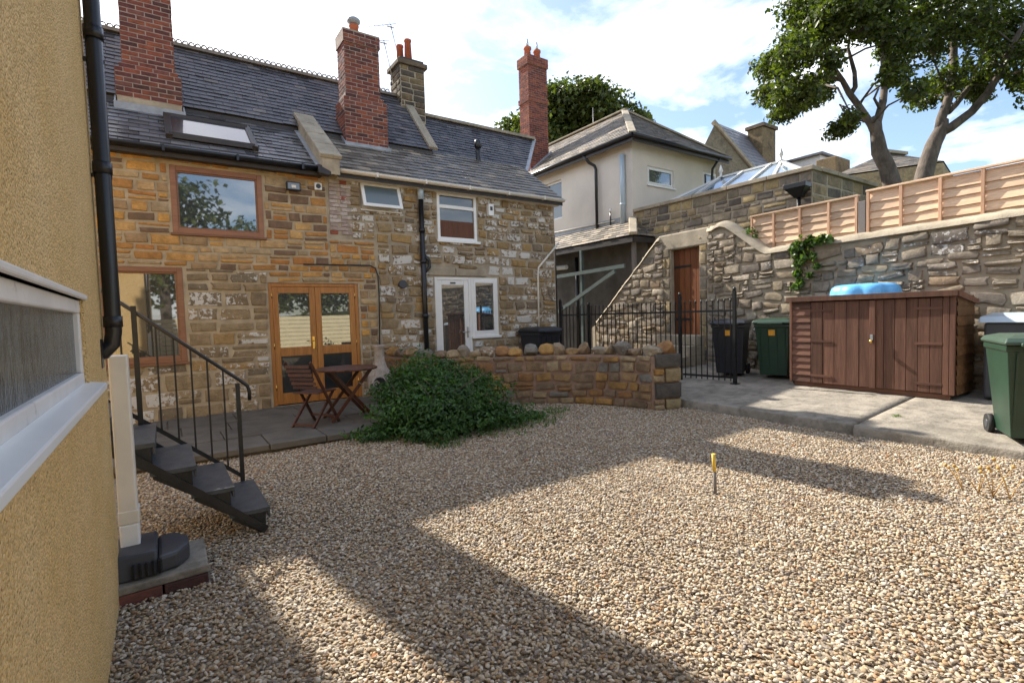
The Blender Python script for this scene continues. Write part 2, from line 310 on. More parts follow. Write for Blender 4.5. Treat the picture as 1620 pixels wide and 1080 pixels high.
# ------------------------------------------------------------------ stones, bricks, slates
def stone_meshes(mat, n=8, rough=.5, seed=3, prefix='stone'):
    r = random.Random(seed); res = []
    for k in range(n):
        ring = [(-.5,-.5),(0,-.5),(.5,-.5),(.5,0),(.5,.5),(0,.5),(-.5,.5),(-.5,0)]
        j = .07*rough*2
        base = [(x+(-1 if x > 0 else 1)*r.uniform(0, j)*(abs(x) > .1), z+(-1 if z > 0 else 1)*r.uniform(0, j)*(abs(z) > .1)) for x, z in ring]
        cut = r.uniform(.02, .09)
        vs = [(x, .35, z) for x, z in base] + [(x*(1-.02), -.35-r.uniform(0,.2), z*(1-.03)) for x, z in base]
        vs += [(x*(1-cut*1.3)+r.uniform(-.03,.03), -.8-r.uniform(0,.5)*rough*2, z*(1-cut*1.9)+r.uniform(-.03,.03)) for x, z in base] + [(r.uniform(-.2,.2), -.95-r.uniform(-.3,.3)*rough, r.uniform(-.2,.2))]
        fs = []
        for a in (0, 8):
            fs += [(a+i, a+(i+1) % 8, a+8+(i+1) % 8, a+8+i) for i in range(8)]
        fs += [(16+i, 16+(i+1) % 8, 24) for i in range(8)]
        me = bpy.data.meshes.new(prefix); me.from_pydata(vs, [], fs); me.materials.append(mat)
        me.polygons.foreach_set('use_smooth', [i >= 8 for i in range(len(fs))]); me.update(); res.append(me)
    return res
def rubble(u0, u1, z0, z1, hr, wr, openings=(), top=None, gap=.028, seed=1, wave=.02, split=.18):
    r = random.Random(seed); res = []; z = z0; ci = 0
    while z < z1-.04:
        h = r.uniform(*hr)
        if z+h > z1-.05: h = z1-z
        u = u0-r.uniform(0, wr[0]); ci += 1
        while u < u1-.01:
            wd = r.uniform(*wr)*(.8+.5*h/hr[1]); a, b = max(u, u0), min(u+wd, u1); u += wd
            if u1-b < .07: b = u1; u = u1
            parts = [(z, h)]
            if h > max(.135, hr[0]*1.15) and r.random() < split: k = r.uniform(.38, .62); parts = [(z, h*k), (z+h*k, h*(1-k))]
            for zb, hh in parts:
                x0, x1, y0, y1 = a, b, zb, zb+hh
                for (p0, p1, q0, q1) in openings:
                    if x1 > p0 and x0 < p1 and y1 > q0+.015 and y0 < q1-.015:
                        cands = [(x0, min(x1, p0), y0, y1), (max(x0, p1), x1, y0, y1), (x0, x1, max(y0, q1), y1), (x0, x1, y0, min(y1, q0))]
                        x0, x1, y0, y1 = max(cands, key=lambda c: max(0, c[1]-c[0])*max(0, c[3]-c[2]))
                if top is not None: y1 = min(y1, top((x0+x1)/2))
                if x1-x0 < .05 or y1-y0 < .045: continue
                uc = (x0+x1)/2; wz = wave*(math.sin(uc*1.7+ci*.35)+.5*math.sin(uc*4.1+ci))
                res.append((uc, (y0+y1)/2+wz*(1 if not openings and z > z0+.1 else .4), x1-x0-gap*r.uniform(.5, 1.4), y1-y0-gap*r.uniform(.5, 1.3)))
        z += h
    return res
def put_stones(lst, parent, meshes, place, dep=(.012,.03), name='stone', cap=300, seed=5, rest=None, tilt=.02):
    r = random.Random(seed); lst = sorted(lst, key=lambda s: -s[2]*s[3]); pl = worldloc(parent); extra = []
    for i, (u, z, wd, h) in enumerate(lst):
        p, rz = place(u, z); d = r.uniform(*dep); me = r.choice(meshes)
        if i < cap: inst(name, me, parent, p, (wd if r.random() < .5 else -wd, d, h if r.random() < .5 else -h), rz, pl).rotation_euler.y = r.gauss(0, tilt)
        else: extra.append((me, Matrix.Translation(p) @ Matrix.Rotation(rz, 4, 'Z') @ Matrix.Diagonal((wd, d, h, 1))))
    if extra:
        vs, fs = [], []
        for me, mt in extra:
            b = len(vs); vs += [tuple(mt @ v.co) for v in me.vertices]; fs += [tuple(b+i for i in q.vertices) for q in me.polygons]
        mb = MB(); mb.v = vs; mb.f = fs; mb.sm = [False]*len(fs)
        o = mb.build('small_stones', rest or meshes[0].materials[0], parent); o['kind'] = 'stuff'
def unit_brick(mat, name='brick'):
    mb = MB(); mb.box(-.5, .5, -.5, .5, -.5, .5); me = bpy.data.meshes.new(name)
    c = .5; b = .03; vs = []; fs = []
    for y, s in ((-.5, 1-2*b), (-.5+.06, 1)):
        vs += [(-c*s, y, -c*(1-3*b if s < 1 else 1)), (c*s, y, -c*(1-3*b if s < 1 else 1)), (c*s, y, c*(1-3*b if s < 1 else 1)), (-c*s, y, c*(1-3*b if s < 1 else 1))]
    vs += [(-c, .5, -c), (c, .5, -c), (c, .5, c), (-c, .5, c)]
    fs = [(0,1,2,3)] + [(a+i, a+4+i, a+4+(i+1) % 4, a+(i+1) % 4) for a in (0, 4) for i in range(4)]
    me.from_pydata(vs, [], fs); me.materials.append(mat); me.update(); return me
BR = unit_brick(M['brick']); BRW = unit_brick(M['brick_white'])
def brick_stack(parent, x0, x1, y0, y1, z0, z1, faces='FLR', joined=False, jitter=.003):
    # perimeter bricks in stretcher bond over a mortar core; faces: F = -Y, L = -X, R = +X
    MBc = MB(); MBc.box(x0+.006, x1-.006, y0+.006, y1-.006, z0, z1); MBc.build('mortar_core', M['brick_mortar'], parent)
    pl = worldloc(parent); n = max(1, round((z1-z0)/.075)); ch = (z1-z0)/n; jm = MB()
    for i in range(n):
        zc = z0+ch*(i+.5)
        for fc in faces:
            a, b = (x0, x1) if fc == 'F' else (y0, y1); u = a - (.1125 if i % 2 else 0)
            while u < b-.02:
                p, q = max(u, a), min(u+.225, b); u += .225
                if q-p < .03: continue
                if fc != 'F' and p == y0 and q-p < .12 and i % 2 == 0: pass
                uc = (p+q)/2; wd = q-p-.014; o = rng.uniform(-jitter, jitter)
                if fc == 'F': loc, rz = (uc, y0+.05+o, zc), 0
                elif fc == 'L': loc, rz = (x0+.05+o, uc, zc), -math.pi/2
                else: loc, rz = (x1-.05-o, uc, zc), math.pi/2
                if fc != 'F' and p <= y0+.001: loc = (loc[0], loc[1]+.004, loc[2])
                if joined:
                    hw = wd/2
                    if fc == 'F': jm.box(uc-hw, uc+hw, loc[1]-.05, loc[1]+.05, zc-ch/2+.007, zc+ch/2-.007)
                    else: jm.box(loc[0]-.05, loc[0]+.05, uc-hw, uc+hw, zc-ch/2+.007, zc+ch/2-.007)
                else: inst('brick', BR, parent, loc, (wd, .1, ch-.014), rz, pl)
    if joined: jm.build('bricks', M['brick_isl'], parent)['kind'] = 'stuff'
def slates(parent, A, B, C, D, rowh, wd, mat, individual=False, name='slate', th=.009, seed=2):
    # quad: eave A->B, top D->C
    r = random.Random(seed); A, B, C, D = map(V, (A, B, C, D)); n = max(1, round(((D-A).length+(C-B).length)/2/rowh))
    nrm = (B-A).cross(D-A).normalized()
    if nrm.z < 0: nrm = -nrm
    jm = MB(); pl = worldloc(parent) if individual else None
    for i in range(n):
        v0, v1 = i/n, min(1, (i+1.35)/n)
        a, b, c, d = A.lerp(D, v0), B.lerp(C, v0), B.lerp(C, v1), A.lerp(D, v1); ln = (b-a).length
        if ln < .05: continue
        k = max(1, round(ln/wd)); edges = [0] + [min(1, max(0, (j+(.5 if i % 2 else 0))/k)) for j in range(k+1)] + [1]; edges = sorted(set(edges))
        for e0, e1 in zip(edges, edges[1:]):
            if (e1-e0)*ln < .03: continue
            g = .003/ln; e0 += g; e1 -= g; lift = nrm*(.022+r.uniform(-.003, .005)); lo = nrm*.004; t = nrm*th; dn = (A-D).normalized()*r.uniform(-.006, .008)
            P = [a.lerp(b, e0)+lift+dn, a.lerp(b, e1)+lift+dn, d.lerp(c, e1)+lo, d.lerp(c, e0)+lo]; Q = [p-t for p in P]
            fs = [(0,1,2,3), (4,5,1,0), (5,6,2,1), (7,4,0,3)]
            if individual:
                o0 = P[0]; me = bpy.data.meshes.new(name); me.from_pydata([tuple(p-o0) for p in P+Q], [], fs); me.materials.append(mat); me.update()
                o = bpy.data.objects.new(name, me); col.objects.link(o); o.parent = parent; o.matrix_parent_inverse = Matrix.Translation(-pl); o.location = o0
            else: jm.add(P+Q, fs)
    if not individual:
        me = bpy.data.meshes.new(name+'_courses'); me.from_pydata(jm.v, [], jm.f); me.materials.append(mat); me.update()
        o = bpy.data.objects.new(name+'_courses', me); col.objects.link(o); par(o, parent); o['kind'] = 'stuff'
def wall_y(parent, x0, x1, z0, z1, Y, th, openings, mat, name='wall'):
    xs = sorted({x0, x1} | {min(max(v, x0), x1) for o in openings for v in o[:2]}); mb = MB()
    for a, b in zip(xs, xs[1:]):
        if b-a < 1e-4: continue
        z = z0
        for o in sorted([o for o in openings if o[0] <= a+1e-5 and o[1] >= b-1e-5], key=lambda o: o[2]):
            if o[2]-z > .001: mb.box(a, b, Y, Y+th, z, o[2])
            z = max(z, o[3])
        if z1-z > .001: mb.box(a, b, Y, Y+th, z, z1)
    return mb.build(name, mat, parent)
def frame_y(x0, x1, z0, z1, Y, t, dep):
    mb = MB(); mb.box(x0, x0+t, Y, Y+dep, z0, z1); mb.box(x1-t, x1, Y, Y+dep, z0, z1)
    mb.box(x0+t, x1-t, Y+.001, Y+dep, z0, z0+t); mb.box(x0+t, x1-t, Y+.001, Y+dep, z1-t, z1); return mb

# ------------------------------------------------------------------ leaves
def leaf_object(name, mat, parent, clumps, size, count, seed=1, up=.35, asp=.62, fill=.55, kind=None):
    r = np.random.default_rng(seed); vol = np.array([c[1][0]*c[1][1]*c[1][2] for c in clumps])**.72; ns = np.maximum(4, (count*vol/vol.sum())).astype(int)
    cs = []; nr = []
    for (c, rad), n in zip(clumps, ns):
        d = r.normal(size=(n, 3)); d /= np.linalg.norm(d, axis=1)[:, None]
        q = fill+(1-fill)*r.random(n)**.5; wob = 1+.22*np.sin(d[:, 0]*5+c[0]*3)+.18*np.sin(d[:, 2]*6+c[1]*2)+.12*r.normal(size=n)
        cs.append(np.array(c)+d*(q*wob)[:, None]*np.array(rad)); nr.append(d)
    c = np.concatenate(cs); nrm = np.concatenate(nr); n = len(c)
    nrm = nrm*.6+r.normal(size=(n, 3))*.6; nrm[:, 2] += up; nrm /= np.linalg.norm(nrm, axis=1)[:, None]
    t = r.normal(size=(n, 3)); t[:, 2] -= .4; t -= nrm*(t*nrm).sum(1)[:, None]; t /= np.linalg.norm(t, axis=1)[:, None]; b = np.cross(nrm, t)
    s = size*(.6+.8*r.random(n))[:, None]
    v = np.stack([c-t*s*.5, c+b*s*asp*.5+nrm*s*.1, c+t*s*.55-nrm*s*.06, c-b*s*asp*.5+nrm*s*.1], 1).reshape(-1, 3)
    i = np.arange(n)*4; f = np.stack([i, i+1, i+2, i, i+2, i+3], 1).reshape(-1)
    me = bpy.data.meshes.new(name); me.vertices.add(4*n); me.vertices.foreach_set('co', v.ravel()); me.loops.add(6*n); me.loops.foreach_set('vertex_index', f)
    me.polygons.add(2*n); me.polygons.foreach_set('loop_start', np.arange(2*n)*3); me.update(calc_edges=True); me.validate(); me.materials.append(mat)
    o = bpy.data.objects.new(name, me); col.objects.link(o); par(o, parent)
    if kind: o['kind'] = kind
    return o

# ================================================================== SETTING
def sheet(name, poly, z, mat, label, cat):
    mb = MB(); mb.add([(x, y, z) for x, y in poly], [tuple(range(len(poly)))]); return tag(mb.build(name, mat), label, cat, kind='structure')
sheet('ground', [(-400,-400),(400,-400),(400,400),(-400,400)], -.045, M['earth'], 'brown earth ground under and around the yard', 'ground')
sheet('gravel_bed', [(-.29,-2.5),(6.62,-2.5),(6.62,5.0),(6.3,6.0),(5.2,7.2),(3.5,8.2),(.5,7.0),(-3,7.0),(-3,3.6),(-.29,3.6)], -.012, M['gravel_bed'], 'dark dusty bed showing between the pebbles', 'gravel bed')

# gravel: loose pebbles nobody could count, instanced on scattered points
def make_gravel():
    r = np.random.default_rng(4); g = .0172
    xs, ys = np.meshgrid(np.arange(-.28, 6.6, g), np.arange(-.7, 7.6, g)); p = np.stack([xs.ravel(), ys.ravel()], 1); p += r.uniform(-.55, .55, p.shape)*g
    x, y = p[:, 0], p[:, 1]
    ok = (x > -.27+.0*y) & ~((y > 6.45+.03*np.sin(x*4)) & (x < 2.7)) & (x < 6.58+.02*np.sin(y*7))
    ok &= ~((x > 3.2) & (y > 7.9-.42*(x-3.2)+.0)) & ~((x > 5.75) & (y > 6.1-(x-5.75)*1.1)) & ~((x < .17) & (y > 3.42) & (y < 3.9))
    ok &= (x*.567+y*.823 > 1.35)
    p = p[ok]; n = len(p); z = r.uniform(-.012, .008, n) + .008*np.sin(p[:, 0]*2.1)*np.sin(p[:, 1]*1.7)
    me = bpy.data.meshes.new('gravel'); me.vertices.add(n); me.vertices.foreach_set('co', np.column_stack([p, z]).ravel()); me.update()
    o = bpy.data.objects.new('gravel', me); col.objects.link(o); tag(o, 'loose rounded beige and brown pebbles covering the yard', 'gravel', kind='stuff')
    m, t, b = newmat('pebble'); rnd = nd(t, 'ShaderNodeObjectInfo').outputs['Random']
    pal = [(.43,.35,.25),(.36,.29,.2),(.5,.42,.31),(.3,.23,.16),(.42,.32,.2),(.54,.48,.39),(.38,.26,.15),(.27,.23,.2),(.46,.39,.3),(.33,.21,.12),(.58,.51,.41),(.21,.165,.125),(.47,.37,.24)]
    c = ramp(t, rnd, [(i/len(pal), k) for i, k in enumerate(pal)], True)
    tco = nd(t, 'ShaderNodeTexCoord'); nn = noise(t, tco.outputs['Object'], 3, 5, .6); c = mix(t, .8, c, ramp(t, nn, [(.3, .7), (.7, 1.25)]), 'MULTIPLY')
    t.links.new(c, b.inputs['Base Color']); b.inputs['Roughness'].default_value = .8; b.inputs['Specular IOR Level'].default_value = .3
    src = bpy.data.collections.new('pebble_shapes'); rr = random.Random(8); import bmesh
    for k in range(7):
        bm = bmesh.new(); bmesh.ops.create_icosphere(bm, subdivisions=2, radius=1)
        ax = [V((rr.gauss(0,1), rr.gauss(0,1), rr.gauss(0,1))).normalized() for _ in range(7)]; cu = [rr.uniform(.62, .9) for _ in ax]
        for v in bm.verts:
            for a, q in zip(ax, cu):
                dd = v.co.dot(a)
                if dd > q: v.co -= a*(dd-q)*.85
        pm = bpy.data.meshes.new('pebble'); bm.to_mesh(pm); bm.free(); pm.materials.append(m); pm.polygons.foreach_set('use_smooth', [True]*len(pm.polygons))
        src.objects.link(bpy.data.objects.new('pebble', pm))
    gt = bpy.data.node_groups.new('scatter', 'GeometryNodeTree'); gt.interface.new_socket('Geometry', in_out='INPUT', socket_type='NodeSocketGeometry'); gt.interface.new_socket('Geometry', in_out='OUTPUT', socket_type='NodeSocketGeometry')
    gn = gt.nodes; gl = gt.links; gi = gn.new('NodeGroupInput'); go = gn.new('NodeGroupOutput'); mp = gn.new('GeometryNodeMeshToPoints'); ci = gn.new('GeometryNodeCollectionInfo')
    ci.inputs['Collection'].default_value = src; ci.inputs['Separate Children'].default_value = True; ci.inputs['Reset Children'].default_value = True
    ip = gn.new('GeometryNodeInstanceOnPoints'); ip.inputs['Pick Instance'].default_value = True
    rv = gn.new('FunctionNodeRandomValue'); rv.data_type = 'FLOAT_VECTOR'; rv.inputs[0].default_value = (-.5,-.5,0); rv.inputs[1].default_value = (.5,.5,6.28)
    rs = gn.new('FunctionNodeRandomValue'); rs.data_type = 'FLOAT_VECTOR'; rs.inputs[0].default_value = (.0055,.005,.004); rs.inputs[1].default_value = (.0168,.013,.0088)
    gl.new(gi.outputs[0], mp.inputs[0]); gl.new(mp.outputs[0], ip.inputs['Points']); gl.new(ci.outputs[0], ip.inputs['Instance'])
    gl.new(rv.outputs[0], ip.inputs['Rotation']); gl.new(rs.outputs[0], ip.inputs['Scale']); gl.new(ip.outputs[0], go.inputs[0])
    md = o.modifiers.new('scatter', 'NODES'); md.node_group = gt
make_gravel()

# patio of flagstones
patio = thing('patio', 'dark sandstone flag patio under the folding table and chair', 'patio', (1, 8, 0)); patio['kind'] = 'structure'
MB().box(-3, 3.3, 6.5, 9.2, -.04, .075).build('bedding', M['earth'], patio)
r = random.Random(5); y = 6.42
while y < 9.15:
    h = r.uniform(.5, .75); h = min(h, 9.18-y); x = -3+r.uniform(-.4, 0)
    while x < 3.3:
        wd = r.uniform(.55, .95); MB().box(x+.006, min(x+wd, 3.3)-.006, y+.006+(r.uniform(-.05, .03) if y < 6.5 else 0), y+h-.006, .03, .1+r.uniform(-.006, .006)).build('flagstone', M['flag'], patio, .008)
        x += wd
    y += h
# concrete pavement with kerb, falling towards the gravel
def zp(x, y): return .10+.06*(x-6.6)+.008*(y-2)
pave = thing('pavement', 'worn pale concrete pavement with broken kerb in front of the shed', 'pavement', (7.5, 3, 0)); pave['kind'] = 'structure'
def slab(name, xs0, ys, x1, mat, parent, rough=.012, seed=1):
    r = random.Random(seed); n = max(2, int((ys[1]-ys[0])/.12)); vs = []; cols = [0, .03, .06, .2, .5, 1]
    for i in range(n+1):
        yy = ys[0]+(ys[1]-ys[0])*i/n; e = xs0+r.uniform(-1, 1)*rough*.6
        vs += [(e-.015, yy, -.04), (e-.01+r.uniform(-1,1)*rough*.6, yy, zp(e, yy)-.045+r.uniform(-1,1)*rough)] + [(e+(x1-e)*c*c if c < 1 else x1, yy, zp(e+(x1-e)*c*c, yy)+(r.uniform(-1,1)*rough*.45 if c > 0 else -.018+r.uniform(-1,1)*rough*.6)) for c in cols]
    k = 2+len(cols); fs = [(i*k+j, i*k+j+1, (i+1)*k+j+1, (i+1)*k+j) for i in range(n) for j in range(k-1)]
    for i in (0, n): fs.append(tuple([i*k+j for j in range(k)]+[len(vs)])); vs.append((x1, ys[0] if i == 0 else ys[1], -.04))
    mb = MB(); mb.add(vs, fs, True); return mb.build(name, mat, parent)
slab('concrete_slab', 6.62, (2.615, 8.5), 9.8, M['concrete'], pave, .012, 2)
slab('concrete_slab', 6.58, (-2.5, 2.585), 9.8, M['concrete'], pave, .022, 3)
MB().box(3.4, 8.0, 6.9, 9.2, -.04, .06).build('yard_paving', M['concrete'], pave)
MB().box(6.95, 9.8, 6.2, 16, -.05, .1).build('yard_paving', M['concrete'], pave)
# raised ground behind the boundary wall
tag(MB().box(10.15, 80, -40, 4.7, -1, 2.15).build('raised_garden', M['lawn']), 'raised grassy ground behind the boundary wall', 'terrain', kind='structure')

# ================================================================== YELLOW HOUSE (left)
WX, WY = -.26, 3.6
yh = thing('rendered_house', 'yellow roughcast house wall close by with narrow obscured window', 'house', (-3, 0, 0))
w0 = PX(131, 470, WX); wz1 = PX(130, 474, WX).z; wz0 = PX(134, 612, WX).z; wy1 = w0.y; wy0 = .9
mb = MB()
mb.box(-7, WX, -8, wy0, -.04, 5.1); mb.box(-7, WX, wy1, WY, -.04, 5.1); mb.box(-7, WX, wy0, wy1, -.04, wz0); mb.box(-7, WX, wy0, wy1, wz1, 5.1); mb.box(-7, WX-.2, wy0, wy1, wz0, wz1)
mb.build('wall', M['roughcast'], yh)
MB().prism([(-7.3, -8.3, 5.1), (.0, -8.3, 5.1), (-3.6, -8.3, 7.4)], (0, 12.1, 0)).build('roof', M['slate_isl'], yh)
win = MB(); t = .055; X0, X1 = WX-.06, WX-.012
win.box(X0, X1, wy0, wy1, wz1-t, wz1-.002); win.box(X0, X1, wy0, wy1, wz0+.002, wz0+t*.9); win.box(X0, X1-.001, wy1-t*.8, wy1-.002, wz0+t*.9, wz1-t); win.box(X0, X1-.001, wy0, wy0+t, wz0+t*.9, wz1-t)
wf = win.build('window_frame', M['white_paint'], yh, .006)
MB().box(X0+.015, X0+.028, wy0+t, wy1-t*.8, wz0+t*.9, wz1-t).build('pane', M['glass_frost'], wf)
MB().box(WX-.05, WX+.012, wy0-.03, wy1+.03, wz1, wz1+.022).build('drip_ledge', M['white_paint'], yh, .006)
MB().prism([(WX-.06, wy0-.1, wz0+.012), (WX+.055, wy0-.1, wz0-.006), (WX+.055, wy0-.1, wz0-.034), (WX-.06, wy0-.1, wz0-.03)], (0, wy1-wy0+.17, 0)).build('sill', M['white_pvc'], yh, .005)
pc = V((WX+.05, 3.5, 0)); zb = PX(178, 545, pc.x).z
dp = MB().tube([pc+V((0,0,5.2)), pc+V((0,0,zb+.06)), pc+V((-.012,0,zb)), pc+V((-.05,0,zb-.045)), pc+V((-.1,-.0,zb-.055))], .038, 14).build('black_downpipe', M['black_pvc'], yh)
for z in (3.05, zb+.12, 2.35, 4.3): MB().tube([pc+V((0,0,z-.03)), pc+V((0,0,z+.03))], .044, 14).build('pipe_collar', M['black_pvc'], dp)
for z in (2.9, 2.3, 3.9): MB().box(WX-.01, WX+.09, 3.495, 3.512, z, z+.02).build('pipe_bracket', M['black_pvc'], dp)
sm = MB(); sm.box(WX+.001, WX+.004, 3.36, 3.47, zb-.12, zb+.03); sm.build('tar_patch', M['black_pvc'], yh)
# white boxed downpipe at the corner and its drain cover
tr = thing('boxed_downpipe', 'white square boxed downpipe at the corner of the yellow house', 'downpipe', (-.19, 3.72, .2))
MB().box(-.255, -.165, 3.66, 3.79, .42, 1.34).build('shaft', M['cream_pvc'], tr, .01); MB().box(-.258, -.158, 3.655, 3.797, .36, .44).build('collar', M['cream_pvc'], tr, .008)
MB().box(-.255, -.162, 3.655, 3.79, .2, .36).build('shoe', M['white_pvc'], tr, .01)
MB().bar((-.25, 3.72, .04), (-.25, 3.72, .21), .05, .05).build('outlet', M['white_pvc'], tr)
pb = thing('drain_plinth', 'small brick and concrete plinth under the grey drain cover', 'plinth', (-.05, 3.65, 0))
MB().prism([(-.28, 3.41, .055), (.16, 3.43, .055), (.165, 3.9, .055), (-.28, 3.88, .055)], (0,0,.045)).build('cement_top', M['concrete'], pb, .01)
for i in range(2): MB().box(-.28+i*.222, -.28+i*.222+.213, 3.415, 3.86, -.02, .054).build('brick', M['brick'], pb, .006)
dc = thing('drain_cover', 'dark grey ribbed plastic drain cover below the white downpipe', 'drain cover', (-.05, 3.66, .1))
MB().prism([(-.28,3.46,.1),(-.28,3.86,.1),(-.28,3.84,.235),(-.28,3.5,.235)], (.2,0,0)).build('hood', M['grey_plastic'], dc, .015)
MB().prism([(-.08,3.47,.1),(.02,3.5,.1),(.075,3.6,.1),(.075,3.74,.1),(.02,3.84,.1),(-.08,3.86,.1)], (0,0,.1)).build('rounded_end', M['grey_plastic'], dc, .02)
for i in range(5): MB().box(-.2+i*.03, -.188+i*.03, 3.446, 3.47, .115, .19).build('slot_rib', M['black_pvc'], dc)

# ================================================================== IRON STAIR
st = thing('iron_stair', 'short black iron stair with open steel treads and thin railing', 'stair', (.2, 4.35, 0))
for k in range(5):
    x1 = .565-.215*k; z = .19*(k+1)
    mb = MB(); mb.box(x1-.24, x1+.012, 3.96, 4.75, z-.03, z); mb.box(x1-.0, x1+.014, 3.962, 4.748, z-.075, z+.001); mb.build('tread', M['tread'], st, .002)
    MB().box(x1-.235, x1-.227, 3.98, 4.73, z, z+.178).build('riser', M['black_iron'], st)
for k in range(5):
    x1 = .565-.215*k; z = .19*(k+1); MB().prism([(x1-.01,3.975,z-.012),(x1-.225,3.975,z-.012),(x1-.225,3.975,z+.1),(x1-.225,3.975,z-.05),(x1-.02,3.975,z-.2)], (0,.01,0)).build('side_plate', M['black_iron'], st)
for yy in (3.96, 4.75): MB().bar((.55, yy, .03), (-.55, yy, 1.0), .012, .05).build('stringer', M['black_iron'], st)
ry = 4.76
def rail_z(x): return .19+(.5-x)*.86
MB().bar((.5, ry, .0), (.5, ry, rail_z(.5)+.82), .032, .032).build('newel_post', M['black_iron'], st)
MB().bar((-.16, ry, .5), (-.16, ry, rail_z(-.16)+.9), .034, .034).build('newel_post', M['black_iron'], st)
MB().tube([(-.6, ry, rail_z(-.6)+.86), (.52, ry, rail_z(.52)+.86), (.575, ry, .98), (.585, ry, .93), (.585, ry, .86)], .014, 8).build('handrail', M['black_iron'], st)
MB().bar((-.6, ry, rail_z(-.6)+.04), (.5, ry, rail_z(.5)+.04), .01, .03).build('bottom_rail', M['black_iron'], st)
for i in range(7):
    x = .4-i*.108
    if abs(x+.16) > .03: MB().bar((x, ry, rail_z(x)+.04), (x, ry, rail_z(x)+.86), .013, .013).build('baluster', M['black_iron'], st)

# ================================================================== COTTAGES
FY = 9.2
S_or = stone_meshes(M['orange_stone'], 8, .35, 3); S_gr = stone_meshes(M['grey_stone'], 12, .85, 4); S_ba = stone_meshes(M['base_stone'], 6, .6, 9)
c1 = thing('stone_cottage', 'ochre sandstone cottage with brown windows and oak french doors', 'house', (1, 10, 0))
opW = [PY(267,258,FY), PY(411,275,FY), PY(272,368,FY)]
W1 = (opW[0].x, opW[1].x+.02, opW[2].z, opW[0].z-.02); W2 = (-.75, PY(288,423,FY).x, PY(288,572,FY).z, PY(288,423,FY).z); D1 = (PY(421,447,FY).x+.02, PY(566,447,FY).x, .11, PY(421,447,FY).z)
ops1 = [W1, W2, D1]
wall_y(c1, -3.5, 2.5, -.03, 4.05, FY, .35, ops1, M['mortar']); wall_y(c1, 2.5, 3.35, -.03, 2.95, FY, .35, ops1, M['mortar'], 'wall')
MB().box(-3.5, 3.3, FY+.45, FY+.5, 0, 3.9).build('inner_wall', M['dark_timber'], c1)
lst = [s for s in rubble(-.95, 2.5, 1.55, 4.06, (.085,.17), (.16,.4), [(a-.02,b+.02,c-.03,d+.02) for a,b,c,d in ops1], seed=21)]
lst += rubble(2.51, 3.33, 1.2, 2.93, (.085,.16), (.14,.34), [(a-.02,b+.02,c,d+.02) for a,b,c,d in ops1], seed=22)
put_stones([s for s in lst if not (s[1] < 2.35 and .33 < s[0] < D1[0])], c1, S_or, lambda u, z: ((u, FY, z), 0), cap=280, tilt=.03)
lo = rubble(-.95, D1[0], .02, 1.55, (.14,.27), (.25,.5), [(a-.02,b+.02,c-.03,d+.02) for a,b,c,d in ops1], seed=23)
lo += [s for s in rubble(.35, D1[0], 1.55, 2.36, (.13,.25), (.2,.46), [], seed=24)] + rubble(3.0, 3.33, .12, 1.2, (.1,.17), (.15,.3), [], seed=25)
put_stones(lo, c1, S_ba, lambda u, z: ((u, FY, z), 0), name='base_stone')
# upper window, lower window
for (a, b, c, d), nm in ((W1, 'window'), (W2, 'window')):
    f = frame_y(a, b, c, d, FY-.012, .075, .09).build(nm, M['brown_pvc'], c1, .006)
    frame_y(a+.07, b-.07, c+.07, d-.07, FY+.012, .03, .05).build('bead', M['brown_pvc'], f, .004)
    MB().box(a+.095, b-.095, FY+.035, FY+.047, c+.095, d-.095).build('pane', M['glass'], f)
    MB().box(a-.03, b+.03, FY-.05, FY+.05, c-.035, c-.001).build('sill', M['brown_pvc'], f, .005)
a, b, c, d = D1
df = MB(); df.box(a, a+.06, FY+.02, FY+.12, c, d); df.box(b-.06, b, FY+.02, FY+.12, c, d); df.box(a+.06, b-.06, FY+.021, FY+.12, d-.06, d); df.build('door_frame', M['oak'], c1, .005)
MB().box(a, b, FY-.03, FY+.12, c-.03, c+.0).build('threshold', M['concrete'], c1)
mid = (a+b)/2
for k, (p, q) in enumerate(((a+.062, mid-.002), (mid+.002, b-.062))):
    dr = MB(); Y0, Y1 = FY+.03, FY+.08; s = .095; zt = d-.062; zm = c+.82
    dr.box(p, p+s, Y0, Y1, c+.01, zt); dr.box(q-s, q, Y0, Y1, c+.01, zt); dr.box(p+s, q-s, Y0+.002, Y1, zt-.11, zt); dr.box(p+s, q-s, Y0+.002, Y1, zm, zm+.15); dr.box(p+s, q-s, Y0+.002, Y1, c+.01, c+.2)
    do = dr.build('french_door', M['oak'], c1, .006)
    MB().box(p+s, q-s, Y0+.02, Y0+.03, zm+.15, zt-.11).build('pane', M['glass'], do); MB().box(p+s, q-s, Y0+.02, Y0+.03, c+.2, zm).build('pane', M['glass_dark'], do)
    if k == 0:
        MB().box(q-.075, q-.035, Y0-.012, Y0, zm+.1, zm+.32).build('lock_plate', M['brass'], do, .004); MB().tube([(q-.055, Y0-.01, zm+.24), (q-.055, Y0-.05, zm+.24), (q-.15, Y0-.05, zm+.24)], .009, 8).build('handle', M['brass'], do)
    for zz_ in (c+.25, c+.95, zt-.2): MB().tube([((p-.004) if k == 0 else (q+.004), Y0-.006, zz_), ((p-.004) if k == 0 else (q+.004), Y0-.006, zz_+.1)], .009, 6).build('hinge', M['brass'], do)
